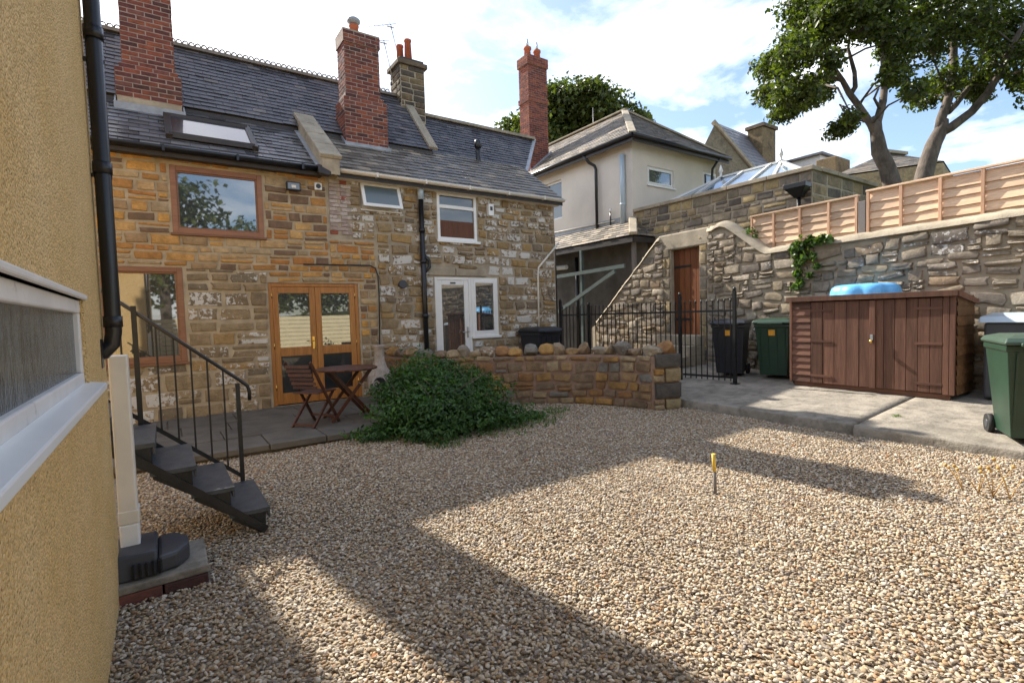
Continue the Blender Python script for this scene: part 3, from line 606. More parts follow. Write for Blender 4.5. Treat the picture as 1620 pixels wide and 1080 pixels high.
# roof of the left cottage
EZ, EY, TZ, TY = 4.1, 9.0, 5.25, 10.62
rf1 = MB().prism([(-3.5,EY,EZ-.02),(2.38,EY,EZ-.02),(2.38,TY,TZ-.02),(-3.5,TY,TZ-.02)], (0,0,-.12)).build('roof', M['dark_timber'], c1)
slates(rf1, (-1.1,EY-.05,EZ-.0385), (2.38,EY-.05,EZ-.0385), (2.38,TY,TZ), (-1.1,TY,TZ), .17, .25, M['slate'], True)
cp = MB(); cp.prism([(2.37,EY-.12,EZ-.12),(2.66,EY-.12,EZ-.12),(2.66,EY-.12,EZ+.17),(2.37,EY-.12,EZ+.17)], (0, TY-EY+.12, TZ-EZ+.09)); cp.build('parapet', M['mortar_grey'], c1)
for i in range(4):
    t0, t1 = i/4, (i+1)/4; P0 = V((2.515, EY-.16, EZ+.16)).lerp(V((2.515, TY, TZ+.28)), t0+.004); P1 = V((2.515, EY-.16, EZ+.16)).lerp(V((2.515, TY, TZ+.28)), t1-.004)
    MB().bar(P0, P1, .36, .07).build('coping_stone', M['coping'], c1, .012)
MB().bar((2.34, EY, EZ+.035), (2.34, TY, TZ+.035), .09, .015).build('lead_flashing', M['lead'], c1)
def gutter(name, x0, x1, mat, parent, z, y=8.98, r=.06):
    mb = MB(); n = 9; vs = []
    for x in (x0, x1):
        for rr in (r, r-.006): vs += [(x, y+rr*math.cos(math.pi+math.pi*i/(n-1)), z+rr*math.sin(math.pi+math.pi*i/(n-1))) for i in range(n)]
    fs = []
    for o0, o1 in ((0, 2*n), (n, 3*n)): fs += [(o0+i, o0+i+1, o1+i+1, o1+i) for i in range(n-1)]
    fs += [(0, n, 3*n, 2*n), (n-1, 2*n-1, 4*n-1, 3*n-1)] + [(b0+i, b0+i+1, b0+n+i+1, b0+n+i) for b0 in (0, 2*n) for i in range(n-1)]
    mb.add(vs, fs, True); g = mb.build(name, mat, parent)
    x = x0+.7
    while x < x1: MB().box(x, x+.035, y-r-.004, y+.1, z-r-.006, z+.012).build('gutter_clip', mat, g); x += .95
    return g
gutter('gutter', -3.4, 2.4, M['black_pvc'], c1, 4.09, 8.97, .07); MB().box(-3.4, 2.4, 9.05, 9.19, 3.97, 4.08).build('fascia', M['fascia'], c1)
MB().prism([(2.3,8.86,3.97),(2.5,8.86,3.95),(2.55,8.9,4.09),(2.3,8.88,4.13)], (0,.14,0)).build('gutter_end', M['fascia'], c1, .02)
# roof light
def rp_(x, v, lift=0): return V((x, EY+(TY-EY)*v, EZ+(TZ-EZ)*v+lift))
sk0, sk1 = .26, 1.42
mb = MB(); ra = .16; rb = .62
for p, q, ww in ((rp_(sk0,ra,.07), rp_(sk1,ra,.07), .1), (rp_(sk0,rb,.07), rp_(sk1,rb,.07), .09)): mb.bar(p, q, ww, .09)
for x in (sk0, sk1): mb.bar(rp_(x, ra-.03, .068), rp_(x, rb+.03, .068), .09, .085)
rl = mb.build('roof_light', M['fascia'], c1, .006); MB().bar(rp_((sk0+sk1)/2, ra, .075), rp_((sk0+sk1)/2, rb, .075), sk1-sk0-.06, .03).build('pane', M['glass_dark'], rl)
# chimney
def flash(x0, x1, y0, zf, parent, h=.12, d=.55):
    mb = MB(); mb.box(x0-.03, x1+.03, y0-.03, y0-.004, zf-.1, zf+h); mb.build('lead_flashing', M['lead'], parent)
    for s, x in ((-1, x0), (1, x1)): MB().prism([(x+s*.004, y0, zf-.06), (x+s*.004, y0, zf+h), (x+s*.004, y0+d, zf+h+d*.76), (x+s*.004, y0+d, zf-.06+d*.76)], (s*.022,0,0)).build('lead_flashing', M['lead'], parent)
ch = MB().box(-.37, .49, 10.2, 10.78, 4.9, 5.15).build('chimney', M['mortar_grey'], c1)
brick_stack(ch, -.385, .505, 10.19, 10.8, 5.15, 5.6); brick_stack(ch, -.33, .465, 10.225, 10.76, 5.6, 5.68, 'F'); brick_stack(ch, -.285, .425, 10.26, 10.72, 5.68, 7.75)
MB().box(-.3, .44, 10.25, 10.73, 7.75, 7.8).build('cement_cap', M['coping'], ch); MB().lathe([(.11,7.8),(.09,8.1),(.11,8.13)], (.07,10.49,0), 14).build('chimney_pot', M['terracotta'], ch)
flash(-.385, .505, 10.17, 4.92, c1)
# left cottage fittings
fl = MB(); fp = PY(462, 297, FY); fl.box(fp.x-.11, fp.x+.11, FY-.13, FY-.06, fp.z-.07, fp.z+.07); fo = fl.build('floodlight', M['black_iron'], c1, .008)
MB().box(fp.x-.09, fp.x+.09, FY-.134, FY-.131, fp.z-.05, fp.z+.05).build('lens', M['glass_dark'], fo); MB().box(fp.x-.035, fp.x+.035, FY-.137, FY-.135, fp.z-.03, fp.z+.015).build('lamp_tube', M['cream_pvc'], fo)
MB().box(fp.x-.03, fp.x+.03, FY-.06, FY+.0, fp.z+.0, fp.z+.07).build('bracket', M['black_iron'], fo)
vp = PY(502, 296, FY); vo_ = MB().box(vp.x-.06, vp.x+.06, FY-.07, FY-.02, vp.z-.06, vp.z+.06).build('extractor_vent', M['white_pvc'], c1, .006)
MB().tube([(vp.x, FY-.078, vp.z), (vp.x, FY-.069, vp.z)], .04, 16).build('grille', M['grey_plastic'], vo_)
MB().tube([PY(480,418,FY-.04), PY(585,420,FY-.04), PY(594,424,FY-.04), PY(598,436,FY-.04), PY(600,470,FY-.04), PY(601,558,FY-.04)], .012, 6).build('black_cable', M['black_pvc'], c1)

# right cottage
c2 = thing('stone_cottage', 'tan stone cottage with flaking whitewash and white framed door and windows', 'house', (5.5, 10, 0))
p0, p1 = PY(570,288,FY), PY(632,333,FY); q0, q1 = PY(690,299,FY), PY(755,383,FY); e0, e1 = PY(687,438,FY), PY(744,438,FY); e2 = PY(789,531,FY)
SW = (p0.x, p1.x, p1.z-.03, 4.0); WW = (q0.x, q1.x, q1.z, min(q0.z, 4.0)); WD = (e0.x, e1.x, .2, e0.z); WS = (e1.x, e2.x, e2.z+.02, e0.z)
ops2 = [SW, WW, WD, WS]
RX = 7.62
wall_y(c2, 3.35, RX, -.03, 4.06, FY, .35, ops2, M['mortar_grey']); wall_y(c2, 2.5, 3.35, 2.95, 4.06, FY, .35, ops2, M['mortar_grey'])
MB().box(2.6, RX, FY+.45, FY+.5, 0, 3.9).build('inner_wall', M['dark_timber'], c2)
MB().prism([(RX-.3,FY+.35,-.03),(RX-.3,10.6,-.03),(RX-.3,10.6,5.0),(RX-.3,FY+.35,4.02)], (.3,0,0)).build('gable_wall', M['mortar_grey'], c2)
O2 = [(a-.02,b+.02,c-.03,d+.02) for a,b,c,d in ops2]
lst = rubble(3.36, RX-.02, .35, 4.05, (.11,.22), (.13,.4), O2, seed=31, wave=.05, split=.22) + rubble(2.9, 3.35, 2.97, 4.05, (.12,.2), (.16,.3), O2, seed=32)
lst = [s for s in lst if not (s[1] > 2.27 and s[1] < 2.5 and 4.35 < s[0] < 5.75)]
put_stones(lst, c2, S_gr, lambda u, z: ((u, FY, z), 0), dep=(.015,.04), cap=300, tilt=.055)
pl = worldloc(c2)
for i in range(14):
    for j in range(2): wd = .2 if (i+j) % 2 else .13; inst('brick', BRW, c2, (2.52+.04+(j*.18 if (i % 2) else j*.2)+wd/2-.02, FY+.032, 3.06+i*.068), (wd, .1, .06), 0, pl)
MB().box(4.38, 4.98, FY-.03, FY+.02, e0.z+.03, e0.z+.19).build('lintel', M['mortar_grey'], c2, .01); MB().box(5.0, 5.72, FY-.028, FY+.02, e0.z+.03, e0.z+.18).build('lintel', M['mortar_grey'], c2, .01)
# top-hung bathroom window, open outwards
a, b, c, d = SW; f = frame_y(a, b, c, d, FY+.03, .045, .07).build('window', M['white_pvc'], c2, .004); MB().box(a-.0, b+.0, FY+.05, FY+.06, c+.04, d-.04).build('dark_opening', M['glass_dark'], f)
def tilt(mbld, hy, hz, ang):
    for i, v in enumerate(mbld.v):
        y, z = v[1]-hy, v[2]-hz; mbld.v[i] = (v[0], hy+y*math.cos(ang)-z*math.sin(ang)*-1*-1, hz+y*math.sin(ang)+z*math.cos(ang))
    return mbld
sash = tilt(frame_y(a-.01, b+.01, c, d, FY-.012, .06, .04), FY-.012, d, -.34); so2 = sash.build('sash', M['white_pvc'], f, .004)
tilt(MB().box(a+.05, b-.05, FY-.001, FY+.009, c+.06, d-.06), FY-.012, d, -.34).build('pane', M['frost2'], f)
MB().box(a-.03, b+.03, FY-.05, FY+.04, c-.04, c-.012).build('sill', M['cream_pvc'], f, .004)
a, b, c, d = WW; zm = PY(720, 328, FY).z; f = frame_y(a, b, c, d, FY-.005, .06, .08).build('window', M['white_pvc'], c2, .004)
MB().box(a+.06, b-.06, FY-.003, FY+.07, zm-.04, zm+.03).build('transom', M['white_pvc'], f, .004); MB().box(a-.04, b+.05, FY-.06, FY+.02, c-.05, c-.001).build('sill', M['white_pvc'], f, .005)
MB().box(a+.06, b-.06, FY+.03, FY+.04, zm+.03, d-.06).build('pane', M['glass_dark'], f); MB().box(a+.06, b-.06, FY+.03, FY+.04, c+.06, zm-.04).build('pane', M['glass_dark'], f)
MB().box(a+.06, b-.06, FY+.027, FY+.029, c+.06, c+.06+(zm-c)*.5).build('blind', M['gate_wood'], f)
a, b, c, d = WD; f = frame_y(a, b, c, d, FY-.01, .055, .09).build('door_frame', M['white_pvc'], c2, .004)
dr = frame_y(a+.056, b-.056, c+.03, d-.056, FY+.005, .1, .06).build('door', M['white_pvc'], c2, .005); MB().box(a+.15, b-.15, FY+.03, FY+.04, c+.12, d-.15).build('pane', M['glass'], dr)
MB().tube([(b-.1, FY+.0, 1.2), (b-.1, FY-.05, 1.2), (b-.24, FY-.05, 1.2)], .011, 8).build('handle', M['steel'], dr); MB().box(b-.12, b-.085, FY-.006, FY+.006, 1.08, 1.3).build('lock_plate', M['steel'], dr)
MB().box((a+b)/2-.06, (a+b)/2+.06, FY-.002, FY+.006, d-.13, d-.1).build('vent_catch', M['black_pvc'], dr)
a, b, c, d = WS; f = frame_y(a+.003, b, c, d, FY-.008, .075, .09).build('side_window', M['white_pvc'], c2, .004); frame_y(a+.07, b-.07, c+.07, d-.07, FY-.016, .04, .05).build('sash', M['white_pvc'], f, .004)
MB().box(a+.1, b-.1, FY+.012, FY+.022, c+.1, d-.1).build('pane', M['glass'], f); MB().box(a-.02, b+.04, FY-.06, FY+.02, c-.05, c-.001).build('sill', M['white_pvc'], f, .005)
rf2 = MB().prism([(2.66,EY,EZ-.0),(RX+.1,EY,EZ-.0),(RX+.1,TY,TZ-.0),(2.66,TY,TZ-.0)], (0,0,-.12)).build('roof', M['dark_timber'], c2)
slates(rf2, (2.67,EY-.05,EZ-.0385+.02), (RX+.14,EY-.05,EZ-.0385+.02), (RX+.14,TY,TZ+.02), (2.67,TY,TZ+.02), .17, .25, M['slate_warm'], True, seed=6)
gutter('gutter', 2.62, RX+.12, M['cream_pvc'], c2, 4.11, 8.97, .06); MB().box(2.66, RX+.05, 9.06, 9.19, 3.98, 4.08).build('fascia', M['cream_pvc'], c2)
ch = MB().box(3.22, 4.06, 10.21, 10.78, 4.85, 5.02).build('chimney', M['mortar_grey'], c2)
brick_stack(ch, 3.2, 4.08, 10.2, 10.8, 5.02, 5.92); brick_stack(ch, 3.235, 4.02, 10.225, 10.77, 5.92, 6.0, 'F'); brick_stack(ch, 3.26, 3.97, 10.25, 10.73, 6.0, 7.0); brick_stack(ch, 3.235, 3.995, 10.225, 10.755, 7.0, 7.22, 'F')
MB().box(3.24, 3.99, 10.235, 10.75, 7.22, 7.25).build('cement_cap', M['coping'], ch); flash(3.2, 4.08, 10.18, 4.9, c2)
MB().lathe([(.1,7.25),(.085,7.42),(.1,7.44),(.1,7.47)], (3.55,10.48,0), 14).build('chimney_pot', M['terracotta'], ch); MB().lathe([(.02,7.47),(.13,7.53),(.13,7.58),(.06,7.63)], (3.55,10.48,0), 14).build('cowl', M['lead'], ch)
px_ = PY(665, 300, FY-.09); dpo = MB().tube([(px_.x, FY-.09, 4.05), (px_.x, FY-.09, 3.78)], .06, 12).build('rainwater_hopper', M['grey_pipe'], c2)
dpp = MB().tube([(px_.x, FY-.09, 3.8), (px_.x+.01, FY-.09, .1)], .05, 12).build('black_downpipe', M['black_pvc'], c2)
for z in (3.2, 2.6, 1.55): MB().tube([(px_.x+.004, FY-.09, z-.04), (px_.x+.004, FY-.09, z+.04)], .062, 12).build('pipe_collar', M['black_pvc'], dpp)
MB().tube([(px_.x+.03, FY-.09, 2.72), (px_.x+.13, FY-.09, 2.62), (px_.x+.13, FY-.09, 2.5), (px_.x+.03, FY-.1, 2.4)], .035, 8).build('branch_pipe', M['black_pvc'], dpp)
mp_ = PY(773, 333, FY); bx = MB().box(mp_.x-.065, mp_.x+.065, FY-.11, FY-.01, mp_.z-.13, mp_.z+.12).build('alarm_box', M['white_pvc'], c2, .012); MB().box(mp_.x-.03, mp_.x+.03, FY-.114, FY-.111, mp_.z-.02, mp_.z+.06).build('badge', M['grey_plastic'], bx)
rn_ = PY(635, 450, FY); MB().tube([(rn_.x, FY-.1, rn_.z), (rn_.x, FY, rn_.z)], .08, 16).build('round_vent', M['grey_plastic'], c2, .01)
cpp = [PY(884,384,FY-.05), PY(852,423,FY-.05), PY(851,435,FY-.05), PY(853,540,FY-.05)]
MB().tube(cpp, .022, 8).build('waste_pipe', M['cream_pvc'], c2)

# ================================================================== MAIN HOUSE behind the cottages
mh = thing('terrace_house', 'long slate roofed terrace house rising behind the two cottages', 'house', (3, 12, 0))
MB().box(-6, 7.6, 10.64, 13.1, -.03, 5.0).build('wall', M['mortar_grey'], mh)
RY, RZ, R2Z = 11.9, 6.87, 6.55
MB().prism([(-6,10.46,5.26),(-6,RY,RZ-.02),(-6,13.4,5.26),(-6,13.4,5.1),(-6,10.46,5.1)], (11.2,0,0)).build('roof_deck', M['dark_timber'], mh)
mb = MB(); mb.add([(5.22,10.46,4.93),(7.65,10.46,4.93),(9.1,RY,R2Z-.02),(5.22,RY,R2Z-.02),(5.22,13.4,4.9),(9.1,13.4,4.9)], [(0,1,2,3),(3,2,5,4)]); mb.build('roof_deck', M['dark_timber'], mh)
slates(mh, (-2.2,10.4,5.215), (5.2,10.4,5.215), (5.2,RY,RZ), (-2.2,RY,RZ), .13, .24, M['slate_isl'], seed=9)
slates(mh, (5.25,10.4,4.885), (7.65,10.4,4.885), (9.15,RY,R2Z), (5.25,RY,R2Z), .13, .24, M['slate_isl'], seed=10)
MB().box(-5, 5.2, 10.42, 10.6, 5.07, 5.2).build('fascia', M['fascia'], mh)
for i in range(14):
    x = -2+i*.52; MB().box(x, x+.06, 10.48, 10.64, 5.0, 5.08).build('corbel', M['dark_timber'], mh)
MB().bar((5.2, 10.4, 5.26), (5.2, RY, RZ+.05), .2, .07).build('verge_coping', M['coping'], mh)
MB().bar((-6, RY, RZ+.02), (5.0, RY, RZ+.02), .2, .06).build('ridge_tiles', M['slate_brown'], mh)
MB().bar((7.66,10.4,4.9), (9.15,RY,R2Z+.01), .16, .03).build('valley_lead', M['lead'], mh); MB().bar((5.3, RY, R2Z+.03), (9.15, RY, R2Z+.03), .2, .07).build('ridge_tiles', M['coping'], mh)
cr = MB()
for i in range(58):
    x = -1.2+i*.105; cr.tube([(x+.044*math.cos(a*math.pi/4), RY, RZ+.1+.05*math.sin(a*math.pi/4)) for a in range(9)], .014, 4)
cr.build('ridge_crest', M['slate_brown'], mh)['kind'] = 'stuff'
S_so = stone_meshes(M['sooty_stone'], 5, .3, 12)
sc1 = MB().box(5.0, 5.62, 11.6, 12.2, 5.6, 7.55).build('chimney', M['mortar_grey'], mh)
put_stones(rubble(5.0, 5.62, 6.3, 7.56, (.12,.17), (.2,.34), seed=41, wave=0, split=0), sc1, S_so, lambda u, z: ((u, 11.6, z), 0), dep=(.015,.03), name='stone')
put_stones(rubble(11.6, 12.2, 6.5, 7.56, (.12,.17), (.2,.34), seed=42, wave=0, split=0), sc1, S_so, lambda u, z: ((5.0, u, z), -math.pi/2), dep=(.015,.03), name='stone')
MB().box(4.93, 5.69, 11.53, 12.27, 7.55, 7.66).build('cap_stone', M['sooty_stone'], sc1, .015); MB().box(5.0, 5.62, 11.6, 12.2, 7.66, 7.74).build('cap_stone', M['sooty_stone'], sc1, .015)
for y_, z_ in ((11.78, 8.25), (12.03, 8.2)): MB().lathe([(.095,7.74),(.075,z_-.05),(.09,z_-.04),(.09,z_)], (5.3 if y_ < 12 else 5.2, y_, 0), 14).build('chimney_pot', M['terracotta'], sc1)
big = MB().box(-1.72, -1.07, 12.9, 13.5, 4.0, 9.8).build('chimney', M['sooty_stone'], mh); MB().box(-1.76, -1.06, 12.85, 13.55, 9.8, 9.9).build('cap_stone', M['sooty_stone'], big)  # unseen stack added only to throw shade on the lower-left gravel
for x in (-1.58, -1.25): MB().lathe([(.12,9.9),(.1,10.3),(.12,10.33)], (x, 13.2, 0), 12).build('chimney_pot', M['terracotta'], big)  # pots of the added, unseen stack
MB().tube([(6.45,10.55,4.9),(6.45,10.55,5.55)], .06, 10).build('roof_vent', M['black_pvc'], mh); MB().lathe([(.06,5.5),(.085,5.54),(.085,5.66),(.06,5.7)], (6.45,10.55,0), 10).build('vent_cowl', M['black_pvc'], mh)
# aerials
def aerial(base, top, tgt, label):
    t = thing('television_aerial', label, 'aerial', base, 'aerials on the stone chimney'); base, top = V(base), V(top)
    MB().tube([base, top], .012, 5).build('mast', M['steel'], t); d = (V(tgt)-top).normalized(); s = d.cross(V((0,0,1))).normalized(); b = MB(); b.tube([top-d*.15, top+d*.55], .008, 4)
    for k in range(5): q = top+d*(.1*k); b.tube([q-s*(.13-.012*k), q+s*(.13-.012*k)], .005, 4)
    b.build('boom', M['steel'], t); MB().box(top.x-.09, top.x+.09, top.y-.02, top.y+.02, top.z-.07, top.z-.06).build('reflector', M['steel'], t)
aerial((5.0, 12.0, 7.2), (4.78, 12.0, 8.2), (2, 14, 8.2), 'thin grey aerial leaning left of the stone chimney')
aerial((5.3, 12.2, 7.7), (5.05, 12.2, 8.75), (3, 14, 8.75), 'thin grey aerial above the stone chimney, the higher one')

# ================================================================== RENDERED WHITE HOUSE with hipped roof
wh = thing('rendered_house', 'cream rendered house with low hipped slate roof behind the lean-to', 'house', (12, 11, 0))
HX0, HX1, HY0, HY1, HE = 10.9, 14.75, 9.75, 17.5, 6.24
wl = [(PX(888,283,HX0).y, PX(862,283,HX0).y, PX(888,345,HX0).z, PX(888,283,HX0).z)]
# left face with one window opening, front face with two
ys = [HY0, wl[0][0], wl[0][1], HY1]; mb = MB()
mb.box(HX0, HX0+.3, HY0+.3, ys[1], 0, HE); mb.box(HX0, HX0+.3, ys[2], HY1, 0, HE); mb.box(HX0, HX0+.3, ys[1], ys[2], 0, wl[0][2]); mb.box(HX0, HX0+.3, ys[1], ys[2], wl[0][3], HE)
mb.build('wall', M['render_white'], wh)
fw = [(PY(1024,262,HY0).x, PY(1066,300,HY0).x, PY(1066,299,HY0).z, PY(1024,262,HY0).z), (PY(1112,270,HY0).x, PY(1134,300,HY0).x, 4.9, PY(1112,270,HY0).z)]
wall_y(wh, HX0, HX1, 0, HE, HY0, .3, fw, M['render_white'])
MB().box(HX1-.3, HX1, HY0+.3, HY1, 0, HE).build('wall', M['render_white'], wh)
for a, b, c, d in fw:
    f = frame_y(a, b, c, d, HY0+.03, .06, .07).build('window', M['white_pvc'], wh, .005); frame_y(a+.055, b-.055, c+.055, d-.055, HY0+.015, .035, .05).build('sash', M['white_pvc'], f)
    MB().box(a+.08, b-.08, HY0+.045, HY0+.055, c+.08, d-.08).build('pane', M['glass'], f); MB().box(a-.03, b+.05, HY0-.05, HY0+.04, c-.04, c-.001).build('sill', M['white_pvc'], f)
a, b, c, d = wl[0]
f = MB(); f.box(HX0+.08, HX0+.15, a, b, d-.06, d); f.box(HX0+.08, HX0+.15, a, a+.06, c, d-.06); f.box(HX0+.08, HX0+.15, b-.06, b, c, d-.06); f.box(HX0+.08, HX0+.15, a+.06, b-.06, c, c+.06); f.box(HX0+.085, HX0+.15, a+.06, b-.06, (c+d)/2-.04, (c+d)/2+.04)
f = f.build('window', M['white_pvc'], wh); MB().box(HX0+.11, HX0+.12, a+.06, b-.06, c+.06, d-.06).build('pane', M['glass_dark'], f)
ov = .3; AX, AY, AZ = (HX0+HX1)/2, HY0+2.0, 8.04; e = [(HX0-ov,HY0-ov,HE+.02),(HX1+ov,HY0-ov,HE+.02),(HX1+ov,HY1,HE+.02),(HX0-ov,HY1,HE+.02)]
mb = MB(); mb.add([V(p)-V((0,0,.03)) for p in e]+[(AX,AY,AZ-.03),(AX,HY1,AZ-.03)], [(0,1,4),(1,2,5,4),(3,0,4,5),(2,3,5),(0,3,2,1)]); rf = mb.build('roof', M['dark_timber'], wh)
slates(rf, e[3], e[0], (AX,AY,AZ), (AX,HY1,AZ), .17, .28, M['slate_brown'], seed=14)
slates(rf, e[0], e[1], (AX+.02,AY,AZ), (AX-.02,AY,AZ), .17, .28, M['slate_brown'], seed=15)
for p in (e[0], e[1]): MB().bar(V(p)+V((0,0,.03)), (AX,AY,AZ+.04), .2, .06).build('hip_tiles', M['coping'], rf, .015)
MB().bar((AX,AY-.1,AZ+.04), (AX,HY1,AZ+.04), .2, .06).build('ridge_tiles', M['coping'], rf, .015)
fb = MB(); fb.box(HX0-ov, HX0-ov+.03, HY0-ov, HY1, HE-.16, HE); fb.box(HX0-ov+.03, HX1+ov, HY0-ov, HY0-ov+.03, HE-.16, HE-.001); fb.box(HX0-ov+.03, HX0, HY0-ov+.03, HY1, HE-.03, HE-.01); fb.box(HX0, HX1+ov, HY0-ov+.03, HY0, HE-.03, HE-.01)
fb.build('fascia', M['fascia'], wh)
g1 = MB(); g1.tube([(HX0-ov-.05, HY0-ov-.05, HE-.02), (HX0-ov-.05, HY1, HE-.02)], .055, 8); g1.build('gutter', M['black_pvc'], wh); MB().tube([(HX0-ov-.05, HY0-ov-.05, HE-.021), (HX1+ov, HY0-ov-.05, HE-.021)], .055, 8).build('gutter', M['black_pvc'], wh)
q = PX(942, 240, HX0-.07); MB().tube([(HX0-ov-.03, q.y+.25, HE-.05), (HX0-.2, q.y+.15, HE-.28), (HX0-.07, q.y+.05, HE-.38), (HX0-.07, q.y, HE-.5), (HX0-.07, q.y, 3.9)], .045, 8).build('downpipe', M['black_pvc'], wh)
MB().tube([(HX1-.25, HY0-ov-.03, HE-.05), (HX1-.3, HY0-.1, HE-.35), (HX1-.3, HY0-.08, HE-.6), (HX1-.3, HY0-.08, 3.9)], .04, 8).build('downpipe', M['black_pvc'], wh)
q = PX(984, 245, HX0-.09); fz = q.z
MB().tube([(HX0-.09, q.y, 3.95), (HX0-.09, q.y, fz)], .075, 12).build('flue_pipe', M['grey_pipe'], wh)
MB().tube([(HX0-.09, q.y, 4.5), (HX0-.09, q.y, 4.54)], .085, 12).build('flue_collar', M['grey_pipe'], wh)
q = PX(966, 330, HX0-.05); MB().tube([(HX0-.06, q.y, 4.0), (HX0-.06, q.y, 4.4)], .022, 6).build('vent_pipe', M['black_pvc'], wh); MB().tube([(HX0-.06, q.y, 4.4), (HX0-.06, q.y, 4.5)], .03, 6).build('vent_cap', M['white_pvc'], wh)
MB().tube([(HX0-.05, 10.4, 4.13), (HX0-.05, 15, 4.25)], .02, 6).build('waste_pipe', M['cream_pvc'], wh)
ch = MB().box(10.95, 11.75, 14.42, 14.94, 5.6, 6.5).build('chimney', M['brick_mortar'], wh)
brick_stack(ch, 10.93, 11.77, 14.4, 14.96, 6.5, 10.2, 'FL', True); brick_stack(ch, 10.89, 11.81, 14.36, 15.0, 10.2, 10.52, 'FL', True); brick_stack(ch, 10.9, 11.8, 14.37, 14.99, 8.95, 9.12, 'FL', True)
for x in (11.14, 11.56):
    MB().lathe([(.13,10.52),(.11,10.8),(.14,10.83),(.14,10.9)], (x, 14.68, 0), 12).build('chimney_pot', M['terracotta'], ch); MB().lathe([(.07,10.9),(.02,11.2)], (x, 14.68, 0), 6).build('pot_cowl', M['steel'], ch)
MB().prism([(10.9,14.34,6.4),(11.85,14.34,7.2),(11.85,14.34,7.36),(10.9,14.34,6.56)], (0,.05,0)).build('lead_flashing', M['lead'], wh)
MB().tube([(13.6, 14.0, 7.4), (13.6, 14.0, 9.1)], .02, 5).build('roof_mast', M['black_iron'], wh)

# ================================================================== LEAN-TO between cottage and wall
lt = thing('lean_to', 'timber framed slate lean-to in shadow against the cream house', 'lean-to', (10.5, 12, .1))
LX, LY, LE, LT, LW, LB = 10.1, 9.04, 3.48, 4.05, 10.9, 9.76
dk = MB(); dk.add([(LX,LY,LE-.02),(LX,17,LE-.02),(LW,17,LT-.02),(LW,LB,LT-.02),(11.0,LB,LT-.02),(11.0,LY,LE-.02)], [(0,1,2,3),(0,3,4,5)]); dk.build('roof_deck', M['dark_timber'], lt)
slates(lt, (LX-.03,17,LE), (LX-.03,LY-.03,LE), (LW,LB,LT), (LW,17,LT), .17, .3, M['slate_brown'], seed=17)
slates(lt, (LX-.03,LY-.03,LE), (10.95,LY-.03,LE), (10.95,LB,LT), (LW,LB,LT), .17, .3, M['slate_brown'], seed=18)
MB().bar((LX-.05,LY-.05,LE+.03), (LW,LB,LT+.06), .22, .09).build('hip_tile', M['coping'], lt, .03)
MB().prism([(LW-.02,10,LT),(LW-.02,17,LT),(LW-.02,17,LT+.14),(LW-.02,10,LT+.14)], (-.012,0,0)).build('lead_flashing', M['lead'], lt)
MB().bar((LX,LY,LE-.1), (LX,17,LE-.1), .06, .14).build('eaves_beam', M['dark_timber'], lt); MB().bar((LX,LY,LE-.1), (10.9,LY,LE-.1), .06, .14).build('eaves_beam', M['dark_timber'], lt)
for y_ in (11.0, 13.0, 15.2): MB().bar((LX,y_,.1), (LX,y_,LE-.15), .08, .08).build('post', M['green_timber'], lt)
MB().bar((10.3,9.2,2.3), (10.3,9.2,LE-.1), .09, .09).build('post', M['stake_wood'], lt)
MB().bar((LX-.05,9.3,2.72), (LX-.05,16,2.55), .05, .1).build('rail', M['green_timber'], lt)
MB().bar((LX-.1,9.6,2.6), (LX-.1,13.0,1.15), .06, .1).build('brace', M['green_timber'], lt); MB().bar((LX-.1,13.0,1.12), (LX-.1,16,1.12), .06, .1).build('low_rail', M['dark_timber'], lt)
MB().tube([(10.4,12.0,2.95),(10.4,14.2,3.0)], .07, 8).build('white_pipe', M['white_pvc'], lt)
MB().tube([(LX-.06,12.7,3.3),(LX-.06,12.7,.2)], .045, 8).build('downpipe', M['black_pvc'], lt); MB().tube([(10.45,11.6,3.2),(10.45,11.6,.2)], .055, 8).build('soil_pipe', M['black_pvc'], lt)
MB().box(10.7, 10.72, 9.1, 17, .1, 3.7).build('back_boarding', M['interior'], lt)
tag(MB().tube([(7.7,9.35,3.35),(7.7,9.32,2.7),(7.71,9.3,.2)], .045, 8).build('drainpipe', M['black_pvc']), 'black drainpipe at the far corner of the tan cottage', 'drainpipe')

# ================================================================== STONE EXTENSION with flat parapet
se = thing('stone_extension', 'single storey coursed stone extension with parapet coping and black hopper', 'building', (11.5, 6, 0))
SX, SY0, SY1, SZ = 10.95, 5.07, 9.74, 4.25
MB().box(SX, 14.0, SY0, SY1, 0, SZ).build('wall', M['mortar_grey'], se)
S_ex = stone_meshes(M['ext_stone'], 6, .3, 22)
put_stones(rubble(SY0, SY1, 2.55, SZ, (.1,.19), (.15,.42), seed=51, wave=.015, split=.2), se, S_ex, lambda u, z: ((SX, u, z), -math.pi/2), dep=(.015,.03))
put_stones(rubble(SX, 14.0, 2.75, SZ, (.2,.27), (.35,.6), seed=52, wave=0, split=.05), se, S_ex, lambda u, z: ((u, SY0, z), 0), dep=(.01,.02))
for i in range(5): a = SY0-.05+i*(SY1-SY0+.05)/5; MB().box(SX-.07, SX+.3, a+.004, a+(SY1-SY0+.05)/5-.004, SZ, SZ+.09).build('coping_stone', M['coping'], se, .012)
for i in range(4): a = SX+.3+i*2.75/4; MB().box(a+.004, a+2.75/4-.004, SY0-.07, SY0+.3, SZ, SZ+.089).build('coping_stone', M['coping'], se, .012)
q = PX(1262, 305, SX-.15); hp = MB(); hp.prism([(SX-.3,q.y-.22,q.z+.08),(SX-.04,q.y-.22,q.z+.08),(SX-.04,q.y+.22,q.z+.08),(SX-.3,q.y+.22,q.z+.08)], (0,0,.1))
